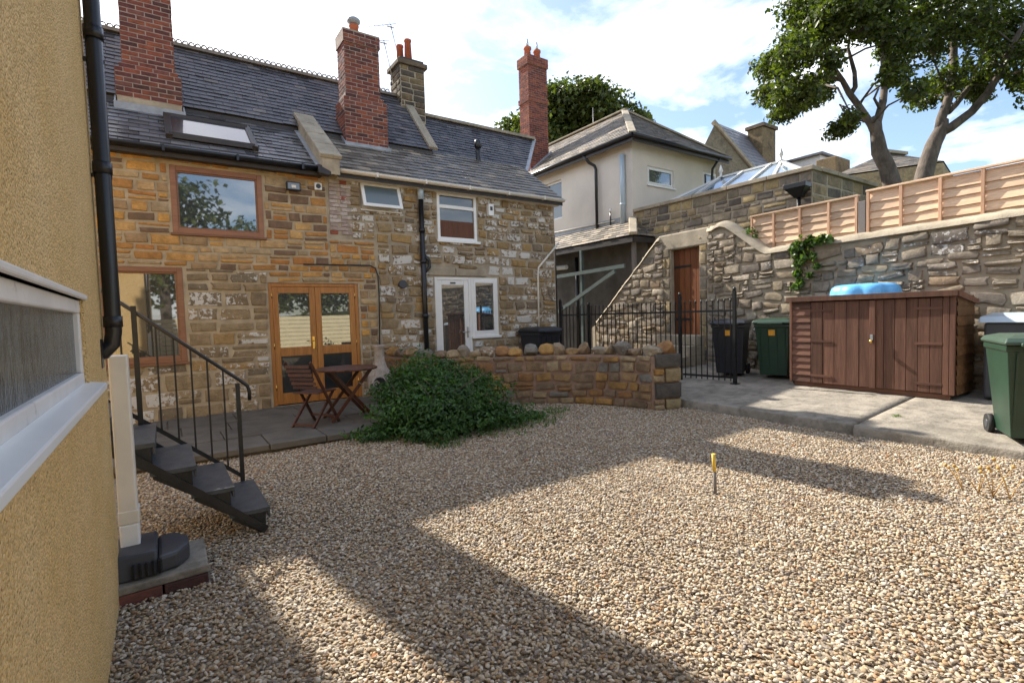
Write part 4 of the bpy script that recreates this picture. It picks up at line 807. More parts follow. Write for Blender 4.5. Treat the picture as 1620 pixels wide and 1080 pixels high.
hp.add([(SX-.28,q.y-.2,q.z+.08),(SX-.04,q.y-.2,q.z+.08),(SX-.04,q.y+.2,q.z+.08),(SX-.28,q.y+.2,q.z+.08),(SX-.17,q.y-.06,q.z-.1),(SX-.06,q.y-.06,q.z-.1),(SX-.06,q.y+.06,q.z-.1),(SX-.17,q.y+.06,q.z-.1)], [(0,1,5,4),(1,2,6,5),(2,3,7,6),(3,0,4,7),(4,5,6,7),(0,3,2,1)])
ho = hp.build('rain_hopper', M['black_pvc'], se, .01); MB().tube([(SX-.11,q.y,q.z-.1),(SX-.11,q.y,2.4)], .04, 8).build('downpipe', M['black_pvc'], ho)
cs = thing('conservatory_roof', 'pale glazed conservatory roof with white finials behind the stone parapet', 'conservatory', (11.8, 7, 4.1))
apx = [V((12.5, 6.5, 5.0)), V((12.5, 8.1, 5.0))]; bs = [V((11.4,5.45,4.37)), V((13.7,5.45,4.37)), V((13.7,9.2,4.37)), V((11.4,9.2,4.37))]
for tri in ((bs[0],bs[1],apx[0]), (bs[1],bs[2],apx[1],apx[0]), (bs[2],bs[3],apx[1]), (bs[3],bs[0],apx[0],apx[1])): mb = MB(); mb.add(tri, [tuple(range(len(tri)))]); mb.build('glass_panel', M['glass_sky'], cs)
gb = [(bs[0],apx[0]),(bs[1],apx[0]),(bs[2],apx[1]),(bs[3],apx[1]),(apx[0],apx[1])] + [(bs[3].lerp(bs[0],k),apx[1].lerp(apx[0],min(1,max(0,(k-.28)/.44)))) for k in (.25,.45,.65,.82)] + [(bs[0].lerp(bs[1],k),apx[0]) for k in (.33,.66)]
for p, q_ in gb: MB().bar(p+V((0,0,.02)), q_+V((0,0,.02)), .06, .05).build('glazing_bar', M['white_pvc'], cs)
for p in apx: MB().lathe([(.09,0),(.1,.03),(.03,.06),(.03,.14),(.06,.17),(.045,.23),(.01,.34)], p, 10).build('finial', M['white_pvc'], cs)
MB().box(11.35, 13.75, 5.4, 9.25, 4.26, 4.36).build('ring_beam', M['white_pvc'], cs)

# ================================================================== BOUNDARY WALL
BX = 9.75
bw = thing('boundary_wall', 'sunlit rubble boundary wall with rounded cement coping behind the shed', 'wall', (9.9, 3, 0))
DY0, DY1 = PX(1105, 450, BX).y, PX(1058, 450, BX).y; DZ = PX(1082, 392, BX).z; DB = DZ-1.95
def wtop(y):
    if y < 5.35: return 2.64-.02*(y-2)
    if y < 6.15: return 2.58+(y-5.35)/.8*.62
    if y < 6.5: return 3.2+.06*math.sin((y-6.15)*9)
    if y < 8.05: return 3.2
    return max(1.1, 3.2-(y-8.05)*.86)
mb = MB(); n = 70; ys = [-2.5+(10.6+2.5)*i/n for i in range(n+1)]
for y0_, y1_ in zip(ys, ys[1:]):
    if y1_ > DY0 and y0_ < DY1: continue
    mb.add([(BX,y0_,0),(BX,y1_,0),(BX,y1_,wtop(y1_)),(BX,y0_,wtop(y0_)),(BX+.36,y0_,0),(BX+.36,y1_,0),(BX+.36,y1_,wtop(y1_)),(BX+.36,y0_,wtop(y0_))], [(0,1,2,3),(7,6,5,4),(3,2,6,7),(0,3,7,4),(1,5,6,2)])
yA = max(y for y in ys if y <= DY0+.2); mb.box(BX+.005, BX+.35, DY0-.25, DY0, 0, 3.1); mb.box(BX+.005, BX+.35, DY1, DY1+.25, 0, 3.1); mb.box(BX+.005, BX+.35, DY0, DY1, 0, DB)
mb.build('core', M['mortar_grey'], bw)
S_bw = stone_meshes(M['boundary_stone'], 12, .62, 33)
lst = rubble(.2, DY0-.22, .25, 3.3, (.1,.23), (.13,.4), [], lambda y: wtop(y)-.05, seed=61, wave=.06, split=.3) + rubble(DY1+.2, 10.4, .3, 3.2, (.12,.24), (.18,.42), [], lambda y: wtop(y)-.05, seed=62, wave=.04, split=.3)
put_stones([s for s in lst if not (2.3 < s[0] < 4.2 and s[1] < .95)], bw, S_bw, lambda u, z: ((BX, u, z), -math.pi/2), dep=(.02,.055), tilt=.09)
lst = rubble(DY0-.22, DY0-.01, .4, 3.1, (.2,.34), (.3,.4), seed=63, wave=0, split=0) + rubble(DY1+.01, DY1+.24, .4, 3.1, (.2,.36), (.3,.4), seed=64, wave=0, split=0)
put_stones(lst, bw, stone_meshes(M['ext_stone'], 4, .4, 34), lambda u, z: ((BX, u, z), -math.pi/2), dep=(.02,.035), name='jamb_stone')
cpm = MB(); ns = 8
def coping(ylist):
    vs = []; rr = random.Random(3)
    for y_ in ylist:
        z = wtop(y_); j = rr.uniform(-.012, .012)
        vs += [(BX+.18+(.24+j)*math.cos(math.pi-math.pi*k/ns), y_, z-.03+(.13+j)*math.sin(math.pi*k/ns)) for k in range(ns+1)]
    fs = [(i*(ns+1)+k, i*(ns+1)+k+1, (i+1)*(ns+1)+k+1, (i+1)*(ns+1)+k) for i in range(len(ylist)-1) for k in range(ns)] + [tuple(range(ns+1)), tuple((len(ylist)-1)*(ns+1)+k for k in range(ns+1))]
    m_ = MB(); m_.add(vs, fs, True); return m_.build('coping', M['coping'], bw)
coping([-2.5+.11*i for i in range(int((6.75+2.5)/.11))]); coping([7.95+.12*i for i in range(21)])
MB().box(BX-.03, BX+.37, DY0-.3, DY1+.35, DZ, 3.28).build('lintel', M['coping'], bw, .03)
gd = thing('plank_door', 'red brown ledged plank door in the boundary wall', 'door', (BX+.1, (DY0+DY1)/2, DB)); n = 5
for i in range(n):
    a = DY0+(DY1-DY0)*i/n; MB().box(BX+.1, BX+.135, a+.004, a+(DY1-DY0)/n-.004, DB+.01, DZ-.01).build('plank', M['gate_wood'], gd, .004)
for z in (DB+.35, DZ-.4): MB().bar((BX+.092, DY1-.02, z), (BX+.092, DY1-.5, z), .012, .05).build('strap_hinge', M['black_iron'], gd)
for i in range(4):
    o = MB().box(BX-1.0+.24*i, BX+.1, DY0-.15, DY1+.2, .1+(DB-.1)/4*i, .1+(DB-.1)/4*(i+1)-.004).build('stone_step', M['coping'], None if False else bw, .012)

# fence panels behind the wall
FX = 9.98
def panel(y0, y1, label, battens, seed, z0=2.4, z1=3.32):
    f = thing('lap_fence', label, 'fence', (FX, (y0+y1)/2, z0), 'lap fence panels on the boundary wall'); rr = random.Random(seed); nb = 7; hb = (z1-.06-z0)/nb
    for i in range(nb):
        z = z0+hb*i; vs = []; k = 14
        for j in range(k+1):
            y = y0+(y1-y0)*j/k; wv = rr.uniform(-.012, .012)
            vs += [(FX-.018, y, z+wv-.02), (FX+.012, y, z+hb+.02), (FX-.008, y, z+wv-.02)]
        mb = MB(); mb.add(vs, [(3*j, 3*j+3, 3*j+4, 3*j+1) for j in range(k)]+[(3*j+2, 3*j+5, 3*j+3, 3*j) for j in range(k)]+[(3*j+1, 3*j+4, 3*j+5, 3*j+2) for j in range(k)]); mb.build('lap_board', M['fence'], f)
    for y in battens: MB().box(FX-.052, FX-.016, y-.02, y+.02, z0, z1-.03).build('batten', M['fence_batten'], f, .003)
    MB().box(FX-.056, FX+.03, y0-.01, y1+.01, z1-.03, z1).build('top_rail', M['fence'], f, .004); return f
bA = [PX(p, 330, FX-.03).y for p in (1191,1227,1270,1317,1362)]; bB = [PX(p, 300, FX-.03).y for p in (1381,1434,1497,1565)]
panel(bA[-1]-.02, bA[0]+.02, 'lower set lap fence panel beside the stone extension', bA, 5, 2.4, PX(1280,326,FX).z)
panel(-.6, bB[0]+.02, 'longer peach lap fence panel under the leaning trees', bB+[1.05,.5,0,-.55], 6, 2.4, PX(1500,281,FX).z)
yp = (bA[-1]+bB[0])/2; tag(MB().box(FX-.05, FX+.05, yp-.055, yp+.055, 2.2, 3.24).build('fence_post', M['stake_wood'], None, .006), 'grey weathered post between the two lap fence panels', 'post')

# the boundary wall and what stands on it turn a few degrees off the cottages' right angle
def turn(o, ang=math.radians(-4), pv=V((9.75, 6.5, 0))):
    R_ = Matrix.Rotation(ang, 3, 'Z'); o.location = pv+R_ @ (o.location-pv); o.rotation_euler.z += ang
for o in [o for o in col.objects if o.parent is None and o.name.split('.')[0] in ('boundary_wall', 'plank_door', 'lap_fence', 'fence_post')]: turn(o)

# ================================================================== LOW CURVED WALL
lw = thing('low_wall', 'low curved rubble wall with jagged cap stones in the yard', 'wall', (5.5, 6.4, 0))
path = [V((6.52,4.95,0)), V((6.1,5.12,0)), V((6.0,5.65,0)), V((5.66,6.35,0)), V((5.0,6.88,0)), V((4.15,7.3,0)), V((3.55,7.9,0)), V((3.4,9.15,0))]
pts = [path[0], path[1]]
for i in range(1, len(path)-1):
    pa, pb_, pc_, pd = path[max(i-1,1)], path[i], path[i+1], path[min(i+2, len(path)-1)]
    for k in range(1, 7):
        t = k/6; pts.append(.5*((2*pb_)+(pc_-pa)*t+(2*pa-5*pb_+4*pc_-pd)*t*t+(3*pb_-pa-3*pc_+pd)*t**3))
cum = [0]
for p, q in zip(pts, pts[1:]): cum.append(cum[-1]+(q-p).length)
def on_path(s):
    for i in range(len(pts)-1):
        if s <= cum[i+1] or i == len(pts)-2:
            t = (s-cum[i])/(cum[i+1]-cum[i]); d = (pts[i+1]-pts[i]).normalized(); return pts[i].lerp(pts[i+1], t), d
WH_ = .82; mb = MB()
nrm = []
for i in range(len(pts)):
    d = (pts[min(i+1, len(pts)-1)]-pts[max(i-1, 0)]).normalized(); nrm.append(V((-d.y, d.x, 0))*-1)
vs = []
for p, nn in zip(pts, nrm): vs += [p+nn*.01+V((0,0,-.03)), p+nn*.01+V((0,0,WH_)), p+nn*.32+V((0,0,WH_)), p+nn*.32+V((0,0,-.03))]
mb.add(vs, [(4*i+k, 4*i+4+k, 4*i+4+(k+1) % 4, 4*i+(k+1) % 4) for i in range(len(pts)-1) for k in range(3)] + [(0,1,2,3), tuple(4*(len(pts)-1)+k for k in (3,2,1,0))])
mb.build('core', M['mortar_pink'], lw)
S_lw = stone_meshes(M['wall_stone'], 9, .7, 44)
def pl_wall(u, z):
    p, d = on_path(u); return p+V((0,0,z)), math.atan2(d.y, d.x)+math.pi
put_stones(rubble(.46, cum[-1]-.05, .0, WH_+.01, (.1,.19), (.15,.36), seed=71, wave=.02, split=.12), lw, S_lw, pl_wall, dep=(.015,.035), tilt=.05)
Sd, St = stone_meshes(M['dark_quoin'], 2, .15, 45), stone_meshes(M['tan_quoin'], 2, .15, 46)
z = 0
for i, (hh, mm, big_) in enumerate(((.17,St,0),(.25,Sd,1),(.22,St,0),(.22,Sd,1))):
    wd = .42 if big_ else .26; p, d = on_path(wd/2); ang = math.atan2(d.y, d.x)+math.pi; pl = worldloc(lw)
    inst('quoin', mm[0], lw, p+V((0,0,z+hh/2)), (wd-.01, .05, hh-.012), ang, pl)
    if not big_:
        p2, _ = on_path(.36); inst('stone', rng.choice(S_lw), lw, p2+V((0,0,z+hh*.27)), (.17,.04,hh*.46), ang, pl); inst('stone', rng.choice(S_lw), lw, p2+V((0,0,z+hh*.75)), (.17,.04,hh*.46), ang, pl)
    pe = pts[0]+nrm[0]*.165; inst('quoin', mm[1], lw, pe+V((0,0,z+hh/2)), (.32, .04, hh-.012), ang+math.pi/2, pl); z += hh
def cap_mesh(seed):
    import bmesh
    r = random.Random(seed); bm = bmesh.new(); bmesh.ops.create_icosphere(bm, subdivisions=2, radius=.5)
    ax = [V((r.gauss(0,1), r.gauss(0,1), r.gauss(0,1))).normalized() for _ in range(9)]; cu = [r.uniform(.26, .4) for _ in ax]
    for v in bm.verts:
        for a, q in zip(ax, cu):
            dd = v.co.dot(a)
            if dd > q: v.co -= a*(dd-q)*.95
    me = bpy.data.meshes.new('cap_stone'); bm.to_mesh(me); bm.free(); me.materials.append(M['wall_stone'] if seed % 3 else M['boundary_stone']); return me
caps = [cap_mesh(k) for k in range(8)]; s = .12
while s < cum[-1]-.1:
    p, d = on_path(s); nn = V((d.y, -d.x, 0))*-1; nn = V((-d.y, d.x, 0))*-1; wd = U(.2, .34); h = U(.15, .26)
    o = inst('cap_stone', rng.choice(caps), lw, p+nn*U(.1,.2)+V((0,0,WH_+h*.3)), (wd*1.15, U(.28,.4), h*1.2), math.atan2(d.y, d.x)+U(-.4,.4), worldloc(lw)); s += wd*.8

# ================================================================== IRON RAILINGS and gate
R0, R1 = V((7.66, 9.12, .1)), V((8.11, 5.02, .2)); RT = 1.68
def rail_pt(y): t = (R0.y-y)/(R0.y-R1.y); return R0.lerp(R1, t)
def spear(mbx, p, zt): mbx.bar(p, V((p.x,p.y,zt)), .014, .014); mbx.lathe([(.007,0),(.018,.025),(.004,.075)], V((p.x,p.y,zt)), 6)
rl_ = thing('iron_railing', 'black spear topped iron railing between cottage and gate', 'railing', rail_pt(7.5))
gt_ = thing('iron_gate', 'black spear topped iron gate in front of the charcoal wheelie bin', 'gate', rail_pt(5.5))
for root, ya, yb in ((rl_, 9.08, 6.1), (gt_, 6.0, 5.06)):
    for z in (RT-.2, .32): a, b = rail_pt(ya), rail_pt(yb); MB().bar(V((a.x,a.y,z)), V((b.x,b.y,z)), .012, .035).build('rail', M['black_iron'], root)
    y_ = ya-.05
    while y_ > yb+.03: p = rail_pt(y_); m_ = MB(); spear(m_, V((p.x,p.y,.26)), RT-.06); m_.build('spear_bar', M['black_iron'], root); y_ -= .107
for root, y_, zt in ((rl_, 9.1, 1.8), (rl_, 8.25, RT), (rl_, 6.05, RT+.1), (gt_, 5.02, 1.82)):
    p = rail_pt(y_); m_ = MB(); m_.bar(V((p.x,p.y,zp(p.x,p.y)-.06)), V((p.x,p.y,zt)), .05, .05); m_.lathe([(.02,0),(.034,.03),(.02,.062)], V((p.x,p.y,zt)), 8); m_.build('post', M['black_iron'], root)
p = rail_pt(5.02); MB().box(p.x-.06, p.x+.06, p.y-.06, p.y+.06, zp(p.x,p.y)-.02, zp(p.x,p.y)+.015).build('foot_plate', M['black_iron'], gt_)

# ================================================================== WHEELIE BINS
def bin_proto(name, label, body, lid, sticker=True):
    t = thing(name, label, 'wheelie bin', (0,0,0), 'wheelie bins'); mb = MB()
    def ring(wx, y0, y1, z): return [(-wx,y0,z),(wx,y0,z),(wx,y1,z),(-wx,y1,z)]
    vs = ring(.22,-.25,.2,.06)+ring(.235,-.27,.24,.3)+ring(.275,-.33,.33,.9)+ring(.29,-.345,.345,.905)+ring(.29,-.345,.345,.96)
    mb.add(vs, [(4*i+k, 4*i+(k+1) % 4, 4*i+4+(k+1) % 4, 4*i+4+k) for i in range(4) for k in range(4)]+[(3,2,1,0),(16,17,18,19)]); mb.build('body', body, t, .025, 3)
    l = MB(); vs = ring(.305,-.39,.37,.965)+ring(.31,-.395,.375,.99)+ring(.29,-.36,.33,1.03)+ring(.2,-.24,.2,1.06)
    l.add(vs, [(4*i+k, 4*i+(k+1) % 4, 4*i+4+(k+1) % 4, 4*i+4+k) for i in range(3) for k in range(4)]+[(3,2,1,0),(12,13,14,15)]); lo_ = l.build('lid', lid, t, .018, 3)
    MB().box(-.2, .2, -.43, -.385, .955, .99).build('lid_handle', lid, lo_, .01); MB().tube([(-.27,.4,.93),(.27,.4,.93)], .016, 8).build('push_bar', body, t)
    for x in (-.2, .2): MB().box(x-.03, x+.03, .34, .42, .89, .99).build('hinge', body, t, .008)
    for x in (-.25, .25): wv = MB().tube([(x-.025,.27,.1),(x+.025,.27,.1)], .1, 18).build('wheel', M['rubber'], t); MB().tube([(x-.028,.27,.1),(x+.028,.27,.1)], .045, 12).build('hub', M['grey_plastic'], wv)
    MB().tube([(-.24,.27,.1),(.24,.27,.1)], .012, 6).build('axle', M['steel'], t)
    for x in (-.2,-.07,.07,.2): MB().prism([(x-.012,-.25,.12),(x+.012,-.25,.12),(x+.012,-.338,.88),(x-.012,-.338,.88)], (0,-.006,0)).build('rib', body, t)
    if sticker: MB().prism([(-.052,-.314,.76),(.052,-.314,.76),(.052,-.325,.86),(-.052,-.325,.86)], (0,-.014,0)).build('sticker', M['sticker'], t)
    return t
def move(t, x, y, z, rz): t.location = (x, y, z); t.rotation_euler = (0, 0, rz)
b1 = bin_proto('wheelie_bin', 'charcoal wheelie bin with small orange sticker behind the iron gate', M['bin_black'], M['bin_black'])
b2 = copy_tree(b1); b2['label'] = 'charcoal wheelie bin against the tan cottage, only its lid above the low wall'
for o_ in [c_ for c_ in b2.children if c_.name.startswith('sticker')]: bpy.data.objects.remove(o_)
b3 = bin_proto('wheelie_bin', 'dark green wheelie bin standing left of the brown shed', M['bin_green'], M['bin_green'])
b4 = bin_proto('wheelie_bin', 'big green wheelie bin with pale lid close to the camera', M['bin_green'], M['bin_lid'], False)
move(b1, 8.85, 5.55, zp(8.85,5.5), math.radians(-68)); move(b2, 6.75, 8.72, .06, math.radians(0)); move(b3, 9.05, 4.78, zp(9,4.8), math.radians(-78)); move(b4, 7.05, 1.2, zp(7,1.2), math.radians(-64))
b2.scale = (1.05,1,1.12)
bx = thing('storage_bin', 'dark bin with pale grey lid half hidden behind the shed', 'bin', (9.2, 1.7, zp(9.2,1.7)))
z = zp(9.2, 1.7); MB().box(8.75, 9.3, 1.35, 1.95, z, z+.98).build('body', M['grey_plastic'], bx, .03); MB().prism([(8.7,1.3,z+.98),(9.35,1.3,z+.98),(9.35,1.3,z+1.1),(8.78,1.3,z+1.06)], (0,.7,0)).build('lid', M['grey_pipe'], bx, .02)

# ================================================================== SHED
sh = thing('wooden_shed', 'low red brown wooden storage shed with double plank doors', 'shed', (9, 3.2, .2))
X0, X1, Y0, Y1, ZB, ZT = 8.5, 9.25, 2.17, 4.27, .29, 1.64
def zb(y): return ZB+(y-Y0)*.012
MB().box(X0+.03, X1-.02, Y0+.03, Y1-.02, ZB-.03, ZT-.13).build('carcass', M['dark_timber'], sh)
for y_ in (2.35, 2.95, 3.5, 4.1): MB().box(X0+.06, X1-.1, y_-.09, y_+.09, zp(8.5,y_)-.05, ZB-.03).build('bearer', M['furniture'], sh, .006)
MB().bar((X0+.05, Y0+.05, ZB-.035), (X0+.05, Y1-.05, ZB-.02), .05, .07).build('base_rail', M['shed_lap'], sh)
def lap(name, a, b, z, h, mat, axis):
    m_ = MB(); a, b = V(a), V(b); n_ = V((-1,0,0)) if axis == 'x' else V((0,-1,0))
    m_.add([a+n_*.022+V((0,0,z)), b+n_*.022+V((0,0,z)), b+n_*.006+V((0,0,z+h+.012)), a+n_*.006+V((0,0,z+h+.012)), a+V((0,0,z)), b+V((0,0,z))], [(0,1,2,3),(0,4,5,1)]); return m_.build(name, mat, sh)
yl = PX(1284, 540, X0).y; nb = 12
for i in range(nb): lap('lap_board', (X0+.0, yl+.01, 0), (X0+.0, Y1-.03, 0), ZB+.02+(ZT-ZB-.08)/nb*i, (ZT-ZB-.08)/nb, M['shed_lap'], 'x')
nb = 10
for i in range(nb): lap('lap_board', (X0+.02, Y0, 0), (X1, Y0, 0), ZB+(ZT-ZB-.05)/nb*i, (ZT-ZB-.05)/nb, M['shed_side'], 'y')
ym = PX(1381, 540, X0).y; yr = PX(1492, 540, X0).y
for nm, ya, yb, k in (('door', yl, ym+.005, 5), ('door', ym-.005, yr, 6)):
    dd = MB().box(X0+.005, X0+.025, yb, ya, ZB+.02, ZT-.07).build(nm, M['dark_timber'], sh)
    for i in range(k):
        u0_ = yb+(ya-yb)*i/k; MB().box(X0-.022+U(-.003,.003), X0+.004, u0_+.003, u0_+(ya-yb)/k-.003, ZB+.015, ZT-.065).build('plank', M['shed'], dd, .003)
    hy, sgn = (ya, -1) if ya == yl else (yb, 1)
    for z in (ZB+.13, (ZB+ZT)/2, ZT-.2): MB().bar((X0-.028, hy, z), (X0-.028, hy+sgn*.3, z), .008, .035).build('hinge', M['shed_lap'], dd)
MB().box(X0-.05, X0-.024, ym-.045, ym+.03, ZB+.01, ZT-.07).build('cover_strip', M['shed'], sh, .004)
for ya, yb in ((Y0-.005, Y0+.05), (Y0+.055, yr-.004), (Y1-.03, Y1+.005)): MB().box(X0-.03, X0+.02, ya, yb, ZB, ZT-.05).build('corner_trim', M['shed'], sh, .004)
MB().box(X0-.062, X0-.05, ym-.02, ym+.015, 1.0, 1.08).build('hasp', M['steel'], sh); MB().lathe([(.018,0),(.022,.01),(.022,.04),(.012,.045)], (X0-.075, ym, .955), 8).build('padlock', M['brass'], sh)
MB().prism([(X0-.055, Y0-.035, ZT-.005), (X1+.04, Y0-.035, ZT-.13), (X1+.04, Y0-.035, ZT-.1), (X0-.055, Y0-.035, ZT+.025)], (0, Y1-Y0+.07, 0)).build('roof', M['shed_lap'], sh, .004)
MB().box(X0-.07, X0-.055, Y0-.04, Y1+.04, ZT-.05, ZT+.028).build('front_fascia', M['shed'], sh, .003); MB().prism([(X0-.055,Y0-.037,ZT-.05),(X1+.04,Y0-.037,ZT-.17),(X1+.04,Y0-.037,ZT-.1),(X0-.055,Y0-.037,ZT+.027)], (0,-.015,0)).build('side_fascia', M['shed_lap'], sh)
# paddling pool upside down on the shed
pq = PX(1370, 462, 9.0); pp = thing('paddling_pool', 'sky blue scalloped plastic paddling pool upside down on the shed roof', 'paddling pool', (8.97, pq.y, 1.6))
def wob(a, z): return 1+.1*abs(math.cos(a*4+.6))-.05
pb = MB().lathe([(.44,1.6),(.46,1.61),(.455,1.65),(.445,1.72),(.425,1.78),(.38,1.815),(.3,1.828),(.05,1.83)], (8.97, pq.y, 0), 72, wob).build('shell', M['blue_pool'], pp)
MB().lathe([(.45,1.6),(.485,1.602),(.485,1.618),(.455,1.625)], (8.97, pq.y, 0), 72, wob).build('rim', M['blue_pool'], pp)

# ================================================================== PATIO FURNITURE
ch_ = thing('folding_chair', 'dark slatted wooden folding chair facing the round table', 'chair', (1.62, 7.05, .1))
def F(p): # chair frame: x forward, y left, about its centre
    a = math.radians(38); return V((1.66+p[0]*math.cos(a)-p[1]*math.sin(a), 7.2+p[0]*math.sin(a)+p[1]*math.cos(a), .1+p[2]))
for s in (-1, 1):
    MB().bar(F((.26,.2*s,0)), F((-.28,.2*s,.88)), .022, .04).build('back_leg', M['furniture'], ch_, .003); MB().bar(F((-.24,.17*s,0)), F((.2,.17*s,.45)), .022, .036).build('front_leg', M['furniture'], ch_, .003)
for i in range(6): MB().bar(F((-.155-.027*i,-.19,.53+.058*i)), F((-.155-.027*i,.19,.53+.058*i)), .014, .042).build('back_slat', M['furniture'], ch_, .003)
for i in range(7): MB().bar(F((-.14+.058*i,-.2,.455)), F((-.14+.058*i,.2,.455)), .046, .016).build('seat_slat', M['furniture'], ch_, .003)
MB().bar(F((-.2,-.17,.04)), F((-.2,.17,.04)), .02, .03).build('stretcher', M['furniture'], ch_); MB().bar(F((.2,-.2,.1)), F((.2,.2,.1)), .02, .03).build('stretcher', M['furniture'], ch_)
tc_ = PZ(549, 582, .82); tb = thing('round_table', 'small round slatted folding table beside the chair', 'table', (tc_.x, tc_.y, .1))
for i in range(11):
    yy = -.38+.076*i; hw = math.sqrt(max(.02, .41**2-yy*yy)); MB().box(tc_.x-hw, tc_.x+hw, tc_.y+yy-.033, tc_.y+yy+.033, .81, .83).build('top_slat', M['furniture'], tb, .004)
rim = MB(); rim.tube([(tc_.x+.41*math.cos(a*math.pi/16), tc_.y+.41*math.sin(a*math.pi/16), .815) for a in range(33)], .016, 6); rim.build('rim', M['furniture'], tb)
for s in (-1, 1):
    MB().bar((tc_.x-.3, tc_.y+.22*s, .1), (tc_.x+.27, tc_.y+.22*s, .8), .025, .045).build('leg', M['furniture'], tb, .003); MB().bar((tc_.x+.3, tc_.y+.18*s, .1), (tc_.x-.27, tc_.y+.18*s, .8), .025, .045).build('leg', M['furniture'], tb, .003)
    MB().bar((tc_.x+.28*s, tc_.y-.22, .16), (tc_.x+.28*s, tc_.y+.22, .16), .02, .035).build('stretcher', M['furniture'], tb)
cq = V((3.02, 8.35, .1)); cm = thing('chiminea', 'small whitish clay chiminea by the cottage wall', 'chiminea', cq)
MB().lathe([(.1,.14),(.19,.22),(.215,.36),(.19,.5),(.12,.6),(.085,.72),(.08,.92),(.105,.95),(.1,.98),(.07,.97)], cq, 20).build('bowl', M['clay'], cm)
MB().tube([cq+V((-.09,-.19,.36)), cq+V((-.075,-.17,.36))], .1, 16).build('mouth', M['rubber'], cm); MB().tube([cq+V((-.1+.1*0,-.205,.36))+V((.1*math.cos(a*math.pi/8),0,.1*math.sin(a*math.pi/8))) for a in range(17)], .016, 6).build('mouth_rim', M['clay'], cm)
for k in range(3): MB().bar(cq+V((.15*math.cos(k*2.09), .15*math.sin(k*2.09), 0)), cq+V((.1*math.cos(k*2.09), .1*math.sin(k*2.09), .22)), .02, .02).build('leg', M['black_iron'], cm)
MB().tube([cq+V((.17*math.cos(a*math.pi/8), .17*math.sin(a*math.pi/8), .16)) for a in range(17)], .012, 6).build('stand_ring', M['black_iron'], cm)

# stake in the gravel
s0, s1 = PZ(1132, 779, 0), None; hgt = .325; sk = thing('marker_stake', 'thin wooden stake with yellow top upright in the gravel', 'stake', s0)
MB().tube([s0+V((0,0,-.03)), s0+V((-.006,.004,hgt*.55))], .013, 10).build('shaft', M['stake_wood'], sk); MB().tube([s0+V((-.006,.004,hgt*.55)), s0+V((-.012,.008,hgt))], .015, 10).build('painted_top', M['yellow_stake'], sk)

# ================================================================== PLANTS
def tree(name, label, trunk, limbs, clumps, leaf, lsize, count, loc, seed, up=.35, mat='bark', group=None, fill=.5, thin=1.0):
    t = thing(name, label, 'tree', loc, group); mb = MB(); mb.tube(trunk[0], [q*thin for q in trunk[1]], 12); mb.build('trunk', M[mat], t)
    lm = MB()
    for p, r_ in limbs: lm.tube(p, [q*thin for q in r_], 8)
    if limbs: lm.build('limbs', M[mat], t)
    if limbs and thin < 1:
        tw = MB(); rr = random.Random(seed)
        for c, rad in clumps:
            c = V(c); near = min((q for p, _ in limbs for q in p), key=lambda q: (q-c).length)
            tw.tube([near, near.lerp(c, .5)+V((rr.uniform(-.15,.15), rr.uniform(-.15,.15), .12)), c], [.03, .02, .012], 5)
            for k in range(5): e_ = c+V((rr.uniform(-1,1)*rad[0], rr.uniform(-1,1)*rad[1], rr.uniform(-.8,.9)*rad[2])); tw.tube([c.lerp(near, .3), c.lerp(e_, .5)+V((0,0,.05)), e_], [.014,.01,.005], 4)
        tw.build('twigs', M[mat], t)['kind'] = 'stuff'
    leaf_object('crown', M[leaf], t, clumps, lsize, count, seed, up, fill=fill); return t
def cl(lst, dist, jit, seed, sc_=1.0):
    r = random.Random(seed); res = []
    for px, py, rx, ry in lst:
        for k in range(2):
            dd = dist+r.uniform(-jit, jit); p = PD(px+r.uniform(-.2,.2)*rx, py+r.uniform(-.2,.2)*ry, dd); q = dd/F_PX
            res.append(((p.x, p.y, p.z), (rx*q*.6*sc_, rx*q*.6*sc_, ry*q*.62*sc_)))
    return res
d1, d2 = 11.2, 12.4
A = lambda *a: [PD(x, y, d) for x, y, d in a]
tr1 = (A((1424,330,d1),(1411,290,d1),(1403,264,d1),(1391,240,d1),(1388,218,d1),(1384,198,d1),(1378,186,d1)), [.27,.245,.225,.22,.185,.15,.1])
lim1 = [(A((1386,214,d1),(1378,197,d1),(1358,167,d1),(1343,147,d1),(1333,128,d1),(1318,105,d1-.3),(1298,82,d1-.6)), [.13,.115,.1,.09,.075,.055,.025]), (A((1389,216,d1),(1388,193,d1+.1),(1397,160,d1+.2),(1400,130,d1+.3),(1398,93,d1+.4),(1396,50,d1+.4),(1390,0,d1)), [.14,.125,.115,.105,.1,.085,.05]),
        (A((1345,150,d1),(1353,138,d1),(1352,115,d1),(1342,78,d1+.3),(1345,40,d1)), [.08,.075,.065,.05,.025]), (A((1392,172,d1+.1),(1383,156,d1),(1390,140,d1)), [.05,.04,.03]), (A((1333,128,d1),(1316,122,d1),(1288,130,d1-.4)), [.06,.05,.02]), (A((1398,93,d1+.4),(1420,62,d1+.8),(1440,22,d1+1)), [.07,.05,.025])]
cl1 = [(1222,98,48,38),(1262,75,60,45),(1215,150,30,24),(1250,150,62,34),(1295,150,45,34),(1240,178,40,18),(1290,40,70,50),(1330,15,70,50),(1312,100,30,28),(1372,48,38,32),(1330,205,32,24),(1352,185,26,20),(1270,10,60,40),(1380,10,60,40),(1425,60,50,50),(1420,120,36,36),(1440,145,34,22),(1300,-60,90,60),(1400,-60,90,60)]
tree('sycamore_tree', 'grey barked tree with forked trunk and drooping leaves, nearer the stone extension', tr1, lim1, cl(cl1, d1, 1.5, 5), 'leaf', .1, 30000, (PD(1425,330,d1).x, PD(1425,330,d1).y, 2.1), 3, group='trees behind the fence', thin=.7)
